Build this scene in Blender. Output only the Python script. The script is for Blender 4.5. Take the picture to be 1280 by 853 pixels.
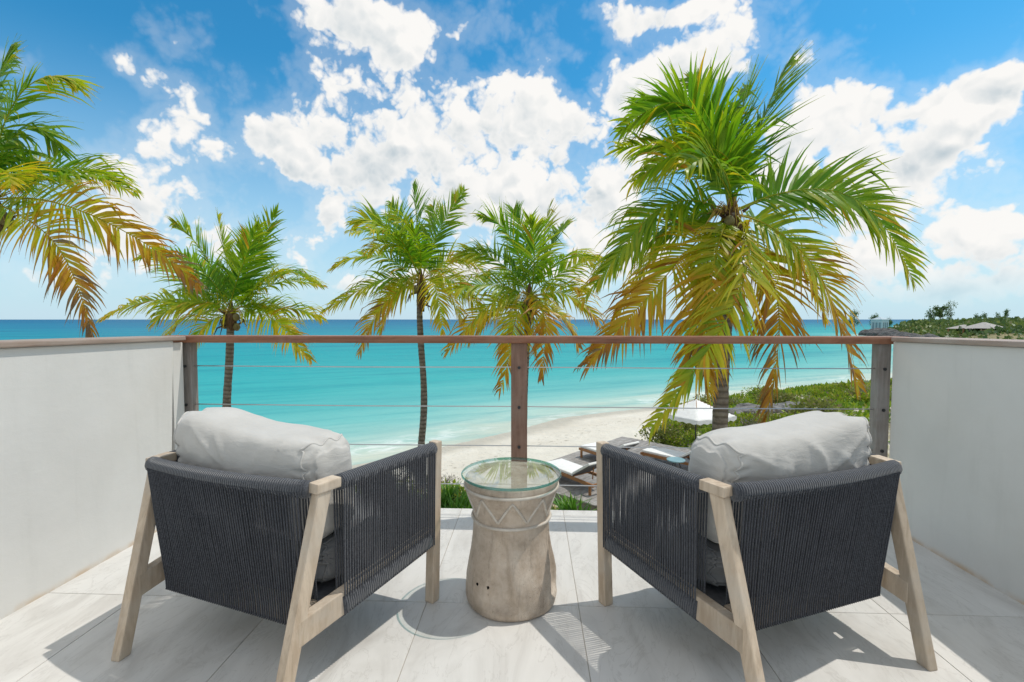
import bpy, bmesh, math, random
import numpy as np
from mathutils import Vector, Matrix
R = math.radians
random.seed(7); np.random.seed(7)
for o in list(bpy.data.objects): bpy.data.objects.remove(o)
scene = bpy.context.scene
col = scene.collection

# ------------------------------------------------------------------ camera
CAM_H = 1.16; FPX = 600.0; YAW = R(2.4); PITCH = math.atan(27/600)
cam = bpy.data.cameras.new('camera'); cam.sensor_width = 36; cam.lens = 36*FPX/1280
cam.clip_start = 0.02; cam.clip_end = 60000
camo = bpy.data.objects.new('camera', cam); col.objects.link(camo)
camo.location = (0, 0, CAM_H); camo.rotation_euler = (math.pi/2-PITCH, 0, YAW)
scene.camera = camo
_F = np.array([-math.sin(YAW)*math.cos(PITCH), math.cos(YAW)*math.cos(PITCH), -math.sin(PITCH)])
_R = np.array([math.cos(YAW), math.sin(YAW), 0.0]); _U = np.cross(_R, _F)
def ray(x, y): return _F+(x-640)/FPX*_R+(426.5-y)/FPX*_U
def ground(x, y, z): r = ray(x, y); t = (z-CAM_H)/r[2]; return np.array([r[0]*t, r[1]*t, z])
def at(x, y, Y): r = ray(x, y); t = Y/r[1]; return np.array([r[0]*t, Y, CAM_H+r[2]*t])

# ------------------------------------------------------------------ light
SUN = np.array([.476, .154, 1.0]); SUN = SUN/np.linalg.norm(SUN)
SKY_STRENGTH = .10
sl = bpy.data.lights.new('sun', 'SUN'); sl.energy = 2.0; sl.angle = R(.5); sl.color = (1, .955, .88)
so = bpy.data.objects.new('sun', sl); col.objects.link(so); so.location = (20, 6, 42)
so.rotation_euler = Vector(-SUN).to_track_quat('-Z', 'Y').to_euler()
world = bpy.data.worlds.new('World'); scene.world = world; world.use_nodes = True
world.cycles.sampling_method = 'MANUAL'; world.cycles.sample_map_resolution = 512
scene.view_settings.view_transform = 'Standard'; scene.view_settings.look = 'None'
scene.view_settings.exposure = 0.46; scene.view_settings.gamma = 1
scene.view_settings.use_curve_mapping = False

class NT:
    """tiny node-tree helper"""
    def __init__(s, tree): s.t = tree; s.n = tree.nodes; s.l = tree.links
    def new(s, typ, **kw):
        n = s.n.new(typ)
        for k, v in kw.items(): setattr(n, k, v)
        return n
    def put(s, sock, v):
        if hasattr(v, 'is_output') or isinstance(v, bpy.types.NodeSocket): s.l.new(v, sock)
        else:
            if sock.type == 'RGBA' and hasattr(v, '__len__') and len(v) == 3: v = (*v, 1)
            sock.default_value = v
    def math(s, op, a, b=0.0, c=None, clamp=False):
        n = s.new('ShaderNodeMath', operation=op); n.use_clamp = clamp
        s.put(n.inputs[0], a); s.put(n.inputs[1], b)
        if c is not None: s.put(n.inputs[2], c)
        return n.outputs[0]
    def vmath(s, op, a, b=(0, 0, 0)):
        n = s.new('ShaderNodeVectorMath', operation=op); s.put(n.inputs[0], a); s.put(n.inputs[1], b)
        return n.outputs['Value'] if op in ('DOT_PRODUCT', 'LENGTH', 'DISTANCE') else n.outputs[0]
    def noise(s, vec, scale, detail=5, rough=.55, lac=2.0, dist=0.0, out='Fac'):
        n = s.new('ShaderNodeTexNoise'); s.l.new(vec, n.inputs['Vector'])
        n.inputs['Scale'].default_value = scale; n.inputs['Detail'].default_value = detail
        n.inputs['Roughness'].default_value = rough; n.inputs['Lacunarity'].default_value = lac
        n.inputs['Distortion'].default_value = dist
        return n.outputs[out]
    def ramp(s, fac, stops, interp='LINEAR'):
        n = s.new('ShaderNodeValToRGB'); n.color_ramp.interpolation = interp
        e = n.color_ramp.elements
        while len(e) < len(stops): e.new(0.5)
        for i, (p, c) in enumerate(stops):
            e[i].position = p; c = (c, c, c) if not hasattr(c, '__len__') else c; e[i].color = (*c[:3], 1)
        s.put(n.inputs[0], fac); return n.outputs[0]
    def mix(s, fac, a, b, typ='MIX'):
        n = s.new('ShaderNodeMix', data_type='RGBA', blend_type=typ)
        s.put(n.inputs[0], fac); s.put(n.inputs[6], a); s.put(n.inputs[7], b); return n.outputs[2]
    def smooth(s, v, lo, hi):
        n = s.new('ShaderNodeMapRange', interpolation_type='SMOOTHSTEP')
        s.put(n.inputs[0], v); n.inputs[1].default_value = lo; n.inputs[2].default_value = hi; return n.outputs[0]
    def mapping(s, vec, scale=(1, 1, 1), rot=(0, 0, 0), loc=(0, 0, 0)):
        n = s.new('ShaderNodeMapping'); s.l.new(vec, n.inputs[0])
        n.inputs['Scale'].default_value = scale; n.inputs['Rotation'].default_value = rot; n.inputs['Location'].default_value = loc
        return n.outputs[0]
    def bump(s, height, strength=.3, dist=.01, normal=None):
        n = s.new('ShaderNodeBump'); s.put(n.inputs['Height'], height)
        n.inputs['Strength'].default_value = strength; n.inputs['Distance'].default_value = dist
        if normal is not None: s.l.new(normal, n.inputs['Normal'])
        return n.outputs[0]

# ------------------------------------------------------------------ sky: physical sky + fair-weather cumulus
def build_world():
    t = NT(world.node_tree); t.n.clear()
    sky = t.new('ShaderNodeTexSky', sky_type='NISHITA'); sky.sun_disc = False
    sky.sun_elevation = math.asin(SUN[2]); sky.sun_rotation = math.atan2(SUN[0], SUN[1])
    sky.air_density = 1.0; sky.dust_density = .55; sky.ozone_density = 2.6; sky.altitude = 0
    hs = t.new('ShaderNodeHueSaturation'); hs.inputs['Saturation'].default_value = 1.25
    hs.inputs['Hue'].default_value = .487; hs.inputs['Value'].default_value = 1.0
    t.l.new(sky.outputs[0], hs.inputs['Color']); skyc = t.mix(1.0, hs.outputs[0], (.44, 1.03, 1.13), 'MULTIPLY')
    tc = t.new('ShaderNodeTexCoord'); d = t.vmath('NORMALIZE', tc.outputs['Generated'])
    sx = t.new('ShaderNodeSeparateXYZ'); t.l.new(d, sx.inputs[0])
    az = t.math('ARCTAN2', sx.outputs[0], sx.outputs[1]); el = t.math('ARCSINE', sx.outputs[2])
    wv = t.new('ShaderNodeTexNoise'); t.l.new(d, wv.inputs['Vector']); wv.inputs['Scale'].default_value = 5; wv.inputs['Detail'].default_value = 4
    warp = t.vmath('MULTIPLY', t.vmath('SUBTRACT', wv.outputs['Color'], (.5, .5, .5)), (.10, .09, 0))
    ae = t.new('ShaderNodeCombineXYZ'); t.l.new(az, ae.inputs[0]); t.l.new(el, ae.inputs[1])
    aew = t.vmath('ADD', ae.outputs[0], warp)
    # cloud banks: photo pixel centre, radii in pixels, weight
    banks = [(178, 100, 50, 24, .72), (190, 222, 74, 74, 1.15), (150, 300, 70, 36, .5), (15, 78, 35, 25, .6),
             (480, 32, 105, 52, 1.0), (440, 160, 122, 78, 1.1), (345, 178, 48, 38, .62), (560, 175, 120, 75, 1.0),
             (645, 140, 62, 50, .95), (500, 232, 105, 40, .8), (590, 262, 60, 45, .8), (405, 262, 28, 32, .62), (340, 300, 60, 26, .5),
             (795, 22, 60, 32, .85), (905, 62, 92, 50, 1.0), (830, 110, 70, 45, .9), (740, 190, 85, 72, 1.0), (690, 260, 95, 50, .8), (728, 64, 17, 14, .6), (885, 2, 60, 20, .8),
             (1005, 205, 110, 80, 1.15), (1072, 145, 42, 45, .9), (1130, 190, 95, 50, 1.1), (1215, 135, 75, 45, 1.0), (1270, 105, 50, 36, .9),
             (1190, 300, 170, 58, 1.05), (1060, 325, 140, 50, .9), (1250, 345, 130, 45, .9), (820, 300, 90, 50, .55), (60, 345, 140, 40, .72), (420, 345, 190, 34, .66), (640, 335, 140, 38, .7), (900, 350, 160, 36, .7)]
    field = None; under = None
    for (px, py, rx, ry, w) in banks:
        r = ray(px, py); r = r/np.linalg.norm(r)
        a0 = math.atan2(r[0], r[1]); e0 = math.asin(r[2])
        ra = ray(px+rx, py); ra = ra/np.linalg.norm(ra); rb = ray(px, py-ry); rb = rb/np.linalg.norm(rb)
        da = abs(math.atan2(ra[0], ra[1])-a0); de = abs(math.asin(rb[2])-e0)
        v = t.vmath('MULTIPLY', t.vmath('SUBTRACT', aew, (a0, e0, 0)), (1/da, 1/de, 0))
        b = t.math('MULTIPLY', t.math('EXPONENT', t.math('MULTIPLY', t.vmath('DOT_PRODUCT', v, v), -1.0)), w)
        u = t.math('MULTIPLY', t.vmath('DOT_PRODUCT', v, (.35, .9, 0)), b)
        field = b if field is None else t.math('ADD', field, b)
        under = u if under is None else t.math('ADD', under, u)
    rel = t.math('DIVIDE', under, t.math('ADD', field, .15))        # + on the sunny upper side of a bank, - at its base
    field = t.math('MINIMUM', field, 1.0)
    # unseen rest of the sky: same broken cloud, cover raised for more ambient fill
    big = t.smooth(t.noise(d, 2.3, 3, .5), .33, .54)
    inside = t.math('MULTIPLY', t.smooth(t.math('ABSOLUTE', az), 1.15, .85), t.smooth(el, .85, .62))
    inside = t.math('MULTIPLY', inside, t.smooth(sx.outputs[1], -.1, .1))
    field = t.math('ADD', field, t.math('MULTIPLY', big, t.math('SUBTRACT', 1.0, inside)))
    # billows: inverted cells at three sizes on top of soft noise
    wn = t.new('ShaderNodeTexNoise'); t.l.new(d, wn.inputs['Vector']); wn.inputs['Scale'].default_value = 18; wn.inputs['Detail'].default_value = 4
    dw = t.vmath('ADD', d, t.vmath('MULTIPLY', t.vmath('SUBTRACT', wn.outputs['Color'], (.5, .5, .5)), (.055, .055, .055)))
    def cell(vec, sc):
        n = t.new('ShaderNodeTexVoronoi', feature='F1'); t.l.new(vec, n.inputs['Vector']); n.inputs['Scale'].default_value = sc; return n.outputs['Distance']
    ds = t.vmath('ADD', dw, tuple(SUN*.016))
    c1 = cell(dw, 13); c2 = cell(dw, 33); c3 = cell(dw, 85); c1s = cell(ds, 13); c2s = cell(ds, 33)
    n1 = t.noise(d, 7.5, 10, .58)
    bil = t.math('ADD', t.math('MULTIPLY', t.math('SUBTRACT', .50, c1), .55), t.math('ADD', t.math('MULTIPLY', t.math('SUBTRACT', .50, c2), .30), t.math('MULTIPLY', t.math('SUBTRACT', .5, c3), .16)))
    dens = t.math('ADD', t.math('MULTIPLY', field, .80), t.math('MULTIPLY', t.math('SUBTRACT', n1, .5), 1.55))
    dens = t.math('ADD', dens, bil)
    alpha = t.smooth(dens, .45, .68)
    wisp = t.math('MULTIPLY', t.smooth(dens, .10, .5), .17)
    alpha = t.math('MAXIMUM', alpha, wisp)
    alpha = t.math('MULTIPLY', alpha, t.smooth(el, -.002, .10))
    haze = t.math('MULTIPLY', t.smooth(el, .46, -.06), .92)
    # self shading: the sides of billows turned from the sun and the bases are greyer
    thick = t.smooth(dens, .45, 1.1)
    slope = t.math('ADD', t.math('MULTIPLY', t.math('SUBTRACT', c1, c1s), 1.9), t.math('MULTIPLY', t.math('SUBTRACT', c2, c2s), .7))
    sh = t.math('ADD', t.math('SUBTRACT', .36, t.math('MULTIPLY', rel, .70)), t.math('ADD', slope, t.math('MULTIPLY', t.math('SUBTRACT', n1, .5), -1.2)))
    sh = t.math('MULTIPLY', t.math('MAXIMUM', t.math('MINIMUM', sh, 1.0), 0.0), thick)
    cw = t.mix(sh, (.70, .69, .672), (.34, .41, .455))
    cw = t.vmath('SCALE', cw); cw.node.inputs['Scale'].default_value = 1.0/SKY_STRENGTH
    hz = t.vmath('SCALE', (.44, .56, .65)); hz.node.inputs['Scale'].default_value = 1/SKY_STRENGTH
    c = t.mix(haze, skyc, hz); c = t.mix(alpha, c, cw)
    bg = t.new('ShaderNodeBackground'); bg.inputs['Strength'].default_value = SKY_STRENGTH; t.l.new(c, bg.inputs['Color'])
    out = t.new('ShaderNodeOutputWorld'); t.l.new(bg.outputs[0], out.inputs[0])
build_world()

# ------------------------------------------------------------------ materials
MATS = {}
def mat(name, fn):
    m = bpy.data.materials.new(name); m.use_nodes = True
    t = NT(m.node_tree); t.n.clear()
    out = t.new('ShaderNodeOutputMaterial'); p = t.new('ShaderNodeBsdfPrincipled')
    t.l.new(p.outputs[0], out.inputs[0])
    geo = t.new('ShaderNodeNewGeometry'); tc = t.new('ShaderNodeTexCoord'); oi = t.new('ShaderNodeObjectInfo')
    t.P = p; t.out = out; t.pos = geo.outputs['Position']; t.obj = tc.outputs['Object']; t.rnd = oi.outputs['Random']
    t.geo = geo
    fn(t); MATS[name] = m; return m
def setp(t, color=None, rough=.6, spec=.4, normal=None, **kw):
    if color is not None: t.put(t.P.inputs['Base Color'], color)
    t.put(t.P.inputs['Roughness'], rough); t.put(t.P.inputs['Specular IOR Level'], spec)
    if normal is not None: t.l.new(normal, t.P.inputs['Normal'])
    for k, v in kw.items(): t.put(t.P.inputs[k], v)
def attr(t, name, out='Fac'):
    a = t.new('ShaderNodeAttribute'); a.attribute_name = name; return a.outputs[out]

def m_tile(t):
    off = t.new('ShaderNodeCombineXYZ'); t.put(off.inputs[0], t.math('MULTIPLY', t.rnd, 37)); t.put(off.inputs[1], t.math('MULTIPLY', t.rnd, 11))
    v = t.vmath('ADD', t.pos, off.outputs[0])
    v1 = t.mapping(v, (2.6, .9, 1), (0, 0, R(20)))
    n = t.noise(v1, 1.8, 8, .6, dist=1.4); n2 = t.noise(v, 55, 4, .6)
    c = t.ramp(n, [(.28, (.49, .465, .43)), (.48, (.61, .59, .555)), (.7, (.675, .655, .62))])
    vein = t.smooth(t.math('ABSOLUTE', t.math('SUBTRACT', t.noise(v1, 2.3, 6, .6, dist=2.2), .5)), .018, 0)
    c = t.mix(t.math('MULTIPLY', vein, .32), c, (.40, .375, .34))
    stain = t.smooth(t.noise(v, 1.7, 6, .7), .60, .78)
    c = t.mix(t.math('MULTIPLY', stain, .22), c, (.42, .39, .35))
    grit = t.math('MULTIPLY', t.smooth(t.noise(v, 130, 2, .5), .70, .74), t.smooth(t.noise(v, 2.6, 4, .6), .45, .62)); c = t.mix(t.math('MULTIPLY', grit, .55), c, (.36, .29, .20))
    setp(t, c, t.ramp(n2, [(.3, .42), (.7, .6)]), .35, t.bump(n2, .12, .002))
mat('stone_tile', m_tile)
mat('grout', lambda t: setp(t, t.ramp(t.noise(t.pos, 30, 4), [(.3, (.36, .33, .29)), (.7, (.46, .42, .37))]), .9, .1))
def m_stucco(t):
    n = t.noise(t.pos, 2.2, 5, .6); f = t.noise(t.pos, 160, 3, .6)
    st = t.noise(t.mapping(t.pos, (3, 3, .5)), 2.5, 5, .6)
    c = t.mix(t.smooth(n, .3, .7), (.65, .63, .595), (.70, .68, .645))
    c = t.mix(t.math('MULTIPLY', t.smooth(st, .52, .78), .4), c, (.56, .545, .51))
    sk = t.noise(t.mapping(t.pos, (9, 9, .35)), 2, 5, .65); c = t.mix(t.math('MULTIPLY', t.smooth(sk, .58, .76), .22), c, (.50, .48, .44))
    tr = t.noise(t.mapping(t.pos, (2, 2, 5)), 3.5, 5, .6, dist=1.2)
    sp = t.new('ShaderNodeSeparateXYZ'); t.l.new(t.pos, sp.inputs[0])
    edge = t.math('MULTIPLY', t.smooth(sp.outputs[2], .035, .0), t.smooth(t.noise(t.pos, 6, 4), .3, .6))
    c = t.mix(t.math('MULTIPLY', edge, .8), c, (.55, .38, .22))
    setp(t, c, .7, .25, t.bump(f, .14, .002, t.bump(tr, .07, .012, t.bump(n, .2, .02))))
mat('stucco', m_stucco)
def wood(name, dark, light, stretch=(14, 1.2, 14), rough=.6, grey=None):
    def fn(t):
        v = t.mapping(t.obj, stretch)
        off = t.new('ShaderNodeCombineXYZ'); t.put(off.inputs[0], t.math('MULTIPLY', t.rnd, 23)); v = t.vmath('ADD', v, off.outputs[0])
        n = t.noise(v, 3, 6, .62, dist=.6); g = t.noise(v, 14, 4, .7)
        c = t.mix(t.smooth(n, .3, .72), dark, light)
        c = t.mix(t.math('MULTIPLY', t.smooth(g, .52, .75), .35), c, tuple(x*.55 for x in dark))
        if grey: c = t.mix(t.math('MULTIPLY', t.smooth(t.noise(t.pos, 5, 5, .6), .42, .68), .7), c, grey)
        val = t.ramp(t.rnd, [(0, .82), (1, 1.12)]); c = t.mix(1.0, c, val, 'MULTIPLY')
        setp(t, c, rough, .3, t.bump(g, .2, .003))
    mat(name, fn)
wood('teak_pale', (.43, .33, .235), (.61, .50, .38), (10, 10, 1.6), .6, (.52, .46, .385))
wood('rail_wood', (.24, .095, .05), (.38, .17, .095), (1.2, 12, 12), .38, (.36, .19, .12))
wood('cap_wood', (.33, .24, .19), (.45, .35, .29), (12, 1.2, 12), .5, (.44, .37, .32))
wood('post_wood', (.20, .11, .075), (.32, .195, .14), (12, 12, 1.2), .6, (.30, .20, .15))
wood('post_grey', (.20, .17, .15), (.31, .275, .25), (12, 12, 1.2), .7, (.30, .285, .27))
wood('deck_wood', (.20, .185, .17), (.34, .32, .30), (1.0, 12, 12), .8, (.40, .385, .37))
wood('lounger_wood', (.26, .115, .045), (.40, .20, .085), (1.4, 12, 12), .5)
def m_rope(t):
    n = t.noise(t.obj, 220, 2, .5); n2 = t.noise(t.pos, 5, 3)
    c = t.mix(t.smooth(n, .3, .7), (.028, .030, .037), (.072, .076, .088)); c = t.mix(t.math('MULTIPLY', t.smooth(n2, .5, .75), .35), c, (.10, .105, .118))
    setp(t, c, .85, .25, t.bump(n, .4, .002)); t.put(t.P.inputs['Sheen Weight'], .25); t.put(t.P.inputs['Sheen Roughness'], .5)
mat('rope', m_rope)
def m_wrap(t):
    a = attr(t, 'along'); s = t.math('SINE', t.math('MULTIPLY', a, 6.2832/.0085)); n = t.noise(t.obj, 200, 2)
    c = t.mix(t.smooth(n, .3, .7), (.045, .048, .056), (.088, .093, .105))
    c = t.mix(t.math('MULTIPLY', t.smooth(s, -.5, -1), .6), c, (.012, .013, .016))
    setp(t, c, .85, .25, t.bump(s, .6, .003)); t.put(t.P.inputs['Sheen Weight'], .25)
mat('rope_wrap', m_wrap)
def m_cushion(t):
    w = t.math('MULTIPLY', t.noise(t.mapping(t.obj, (900, 200, 200)), 1, 1), t.noise(t.mapping(t.obj, (200, 200, 900)), 1, 1))
    n = t.noise(t.obj, 6, 5, .6); f = t.noise(t.mapping(t.obj, (3, 3, 9)), 3.2, 4, .55, dist=.8)
    c = t.mix(t.smooth(n, .3, .7), (.47, .45, .415), (.53, .51, .475))
    b = t.bump(f, .16, .03); b = t.bump(w, .25, .002, b)
    setp(t, c, .9, .2, b); t.put(t.P.inputs['Sheen Weight'], .3); t.put(t.P.inputs['Sheen Roughness'], .5)
mat('cushion_fabric', m_cushion)
mat('seat_fabric', lambda t: setp(t, t.ramp(t.noise(t.obj, 7, 4), [(.3, (.15, .15, .15)), (.7, (.21, .21, .21))]), .9, .2, t.bump(t.noise(t.obj, 300, 2), .3, .002)))
mat('white_fabric', lambda t: setp(t, t.ramp(t.noise(t.obj, 8, 4), [(.3, (.74, .73, .71)), (.7, (.82, .815, .80))]), .85, .2, t.bump(t.noise(t.obj, 5, 4), .3, .03)))
mat('grey_sling', lambda t: setp(t, t.ramp(t.noise(t.obj, 60, 3), [(.3, (.10, .10, .105)), (.7, (.15, .15, .155))]), .8, .2))
def m_stone(t):
    n = t.noise(t.obj, 9, 8, .7); g = t.noise(t.mapping(t.obj, (30, 30, 3)), 1.2, 6, .7); cr = t.new('ShaderNodeTexVoronoi', feature='DISTANCE_TO_EDGE')
    t.l.new(t.mapping(t.vmath('ADD', t.obj, t.vmath('SCALE', t.new('ShaderNodeTexNoise').outputs['Color'])), (9, 9, 2.2)), cr.inputs['Vector'])
    c = t.ramp(n, [(.25, (.29, .22, .155)), (.5, (.50, .405, .315)), (.75, (.66, .57, .47))])
    c = t.mix(t.math('MULTIPLY', t.smooth(g, .52, .74), .45), c, (.17, .135, .11))
    crack = t.smooth(cr.outputs['Distance'], .035, 0); pocket = t.smooth(t.noise(t.obj, 4, 3), .5, .6)
    c = t.mix(t.math('MULTIPLY', t.math('MULTIPLY', crack, pocket), .7), c, (.14, .105, .08))
    sp = t.smooth(t.noise(t.obj, 90, 3), .66, .72); c = t.mix(t.math('MULTIPLY', sp, .4), c, (.12, .10, .08))
    setp(t, c, .62, .4, t.bump(g, .35, .006, t.bump(n, .4, .015)))
mat('carved_stone', m_stone)
def m_ridge(t):
    n = t.noise(t.obj, 24, 5); setp(t, t.ramp(n, [(.3, (.46, .40, .33)), (.7, (.64, .58, .50))]), .6, .4, t.bump(n, .3, .005))
mat('carved_ridge', m_ridge)
mat('dark_hole', lambda t: setp(t, (.012, .01, .008), .9, .1))
def thin_glass(name, tint, f0):
    def fn(t):
        t.n.remove(t.P); tr = t.new('ShaderNodeBsdfTransparent'); tr.inputs[0].default_value = (*tint, 1)
        gl = t.new('ShaderNodeBsdfGlossy'); gl.inputs['Roughness'].default_value = .01; gl.inputs['Color'].default_value = (.95, 1, .985, 1)
        cs = t.math('ABSOLUTE', t.vmath('DOT_PRODUCT', t.geo.outputs['Normal'], t.geo.outputs['Incoming'])); fr = t.math('ADD', .035, t.math('MULTIPLY', t.math('POWER', t.math('SUBTRACT', 1.0, cs), 5.0), .9))
        mx = t.new('ShaderNodeMixShader'); t.put(mx.inputs[0], t.math('ADD', fr, f0)); t.l.new(tr.outputs[0], mx.inputs[1]); t.l.new(gl.outputs[0], mx.inputs[2])
        t.l.new(mx.outputs[0], t.out.inputs[0])
    mat(name, fn)
thin_glass('glass', (.95, .98, .975), .03); thin_glass('glass_edge', (.16, .42, .40), .06)
mat('steel', lambda t: setp(t, (.52, .52, .52), .32, .5, **{'Metallic': 1.0}))
mat('dark_metal', lambda t: setp(t, (.03, .03, .032), .45, .5))
def m_leaf(t):
    a = attr(t, 'tone'); n = t.noise(t.pos, 2.5, 3); a = t.math('ADD', a, t.math('MULTIPLY', t.math('SUBTRACT', n, .5), .16))
    c = t.ramp(a, [(0, (.05, .15, .010)), (.22, (.125, .29, .014)), (.42, (.30, .42, .016)), (.58, (.55, .49, .02)), (.74, (.64, .36, .02)), (.87, (.48, .20, .022)), (1, (.25, .17, .10))])
    setp(t, c, .36, .38)
    tl = t.new('ShaderNodeBsdfTranslucent'); t.l.new(t.mix(1.0, c, (1.0, 1.12, .55), 'MULTIPLY'), tl.inputs[0])
    mx = t.new('ShaderNodeMixShader'); mx.inputs[0].default_value = .5; t.l.new(t.P.outputs[0], mx.inputs[1]); t.l.new(tl.outputs[0], mx.inputs[2]); t.l.new(mx.outputs[0], t.out.inputs[0])
mat('palm_leaf', m_leaf)
def shrub_leaf(name, stops):
    def fn(t):
        a = attr(t, 'tone'); c = t.ramp(a, stops); setp(t, c, .45, .4)
        tl = t.new('ShaderNodeBsdfTranslucent'); t.l.new(c, tl.inputs[0])
        mx = t.new('ShaderNodeMixShader'); mx.inputs[0].default_value = .3; t.l.new(t.P.outputs[0], mx.inputs[1]); t.l.new(tl.outputs[0], mx.inputs[2]); t.l.new(mx.outputs[0], t.out.inputs[0])
    mat(name, fn)
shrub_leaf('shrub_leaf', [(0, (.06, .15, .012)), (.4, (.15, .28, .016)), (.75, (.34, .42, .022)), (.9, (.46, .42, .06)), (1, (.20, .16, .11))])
shrub_leaf('scrub_leaf', [(0, (.06, .12, .035)), (.5, (.14, .21, .05)), (.85, (.25, .30, .08)), (1, (.33, .30, .18))])
shrub_leaf('olive_leaf', [(0, (.06, .09, .02)), (.5, (.15, .19, .035)), (.85, (.27, .28, .06)), (1, (.30, .24, .15))])
shrub_leaf('dry_twig', [(0, (.16, .13, .10)), (1, (.36, .32, .27))])
shrub_leaf('strap_leaf', [(0, (.04, .14, .012)), (.6, (.11, .27, .02)), (1, (.36, .38, .05))])
def m_trunk(t):
    a = attr(t, 'along'); n = t.noise(t.obj, 9, 6, .65); r = t.math('SINE', t.math('MULTIPLY', t.math('ADD', a, t.math('MULTIPLY', n, .05)), 6.2832/.11))
    c = t.ramp(n, [(.25, (.12, .095, .075)), (.55, (.235, .20, .165)), (.8, (.33, .295, .25))])
    c = t.mix(t.math('MULTIPLY', t.smooth(r, .2, -1), .6), c, (.075, .06, .045))
    setp(t, c, .85, .2, t.bump(r, .5, .02, t.bump(n, .6, .02)))
mat('palm_trunk', m_trunk)
def m_fibre(t):
    n = t.noise(t.mapping(t.obj, (30, 30, 5)), 2, 5, .7); setp(t, t.ramp(n, [(.25, (.05, .03, .018)), (.55, (.16, .095, .05)), (.8, (.30, .20, .11))]), .9, .15, t.bump(n, .8, .03))
mat('palm_fibre', m_fibre)
mat('coconut', lambda t: setp(t, t.ramp(t.noise(t.obj, 5, 4), [(.3, (.10, .075, .03)), (.7, (.22, .19, .06))]), .5, .4))
mat('stalk', lambda t: setp(t, t.ramp(t.noise(t.obj, 9, 3), [(.3, (.42, .26, .05)), (.7, (.55, .40, .10))]), .7, .2))
def m_sand(t):
    n = t.noise(t.pos, .35, 6, .6); f = t.noise(t.pos, 3.0, 6, .7); ft = t.noise(t.mapping(t.pos, (1, 1, 1)), 1.6, 3, .5)
    wet = attr(t, 'shore')
    c = t.mix(t.smooth(n, .3, .7), (.61, .565, .48), (.68, .64, .555))
    c = t.mix(t.math('MULTIPLY', t.smooth(f, .55, .75), .2), c, (.47, .42, .34))
    w = t.smooth(t.math('ADD', wet, t.math('MULTIPLY', t.math('SUBTRACT', n, .5), 1.6)), 2.4, .6)
    c = t.mix(t.math('MULTIPLY', w, .75), c, (.40, .36, .285))
    wr = t.math('MULTIPLY', t.math('MULTIPLY', t.smooth(t.math('ADD', wet, t.math('MULTIPLY', n, 3)), 4.2, 5.2), t.smooth(t.math('ADD', wet, t.math('MULTIPLY', n, 3)), 6.6, 5.6)), t.smooth(t.noise(t.pos, 4, 5, .7), .56, .66))
    c = t.mix(t.math('MULTIPLY', wr, .7), c, (.16, .12, .075))
    soil = attr(t, 'soil'); sm = t.smooth(t.math('ADD', soil, t.math('MULTIPLY', t.math('SUBTRACT', t.noise(t.pos, .9, 6, .65), .5), 1.1)), .35, .75)
    c = t.mix(sm, c, t.mix(t.smooth(f, .3, .7), (.17, .155, .07), (.33, .29, .17)))
    setp(t, c, t.math('SUBTRACT', .95, t.math('MULTIPLY', w, .5)), .2, t.bump(f, .7, .08, t.bump(ft, .6, .22)))
mat('sand', m_sand)
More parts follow.
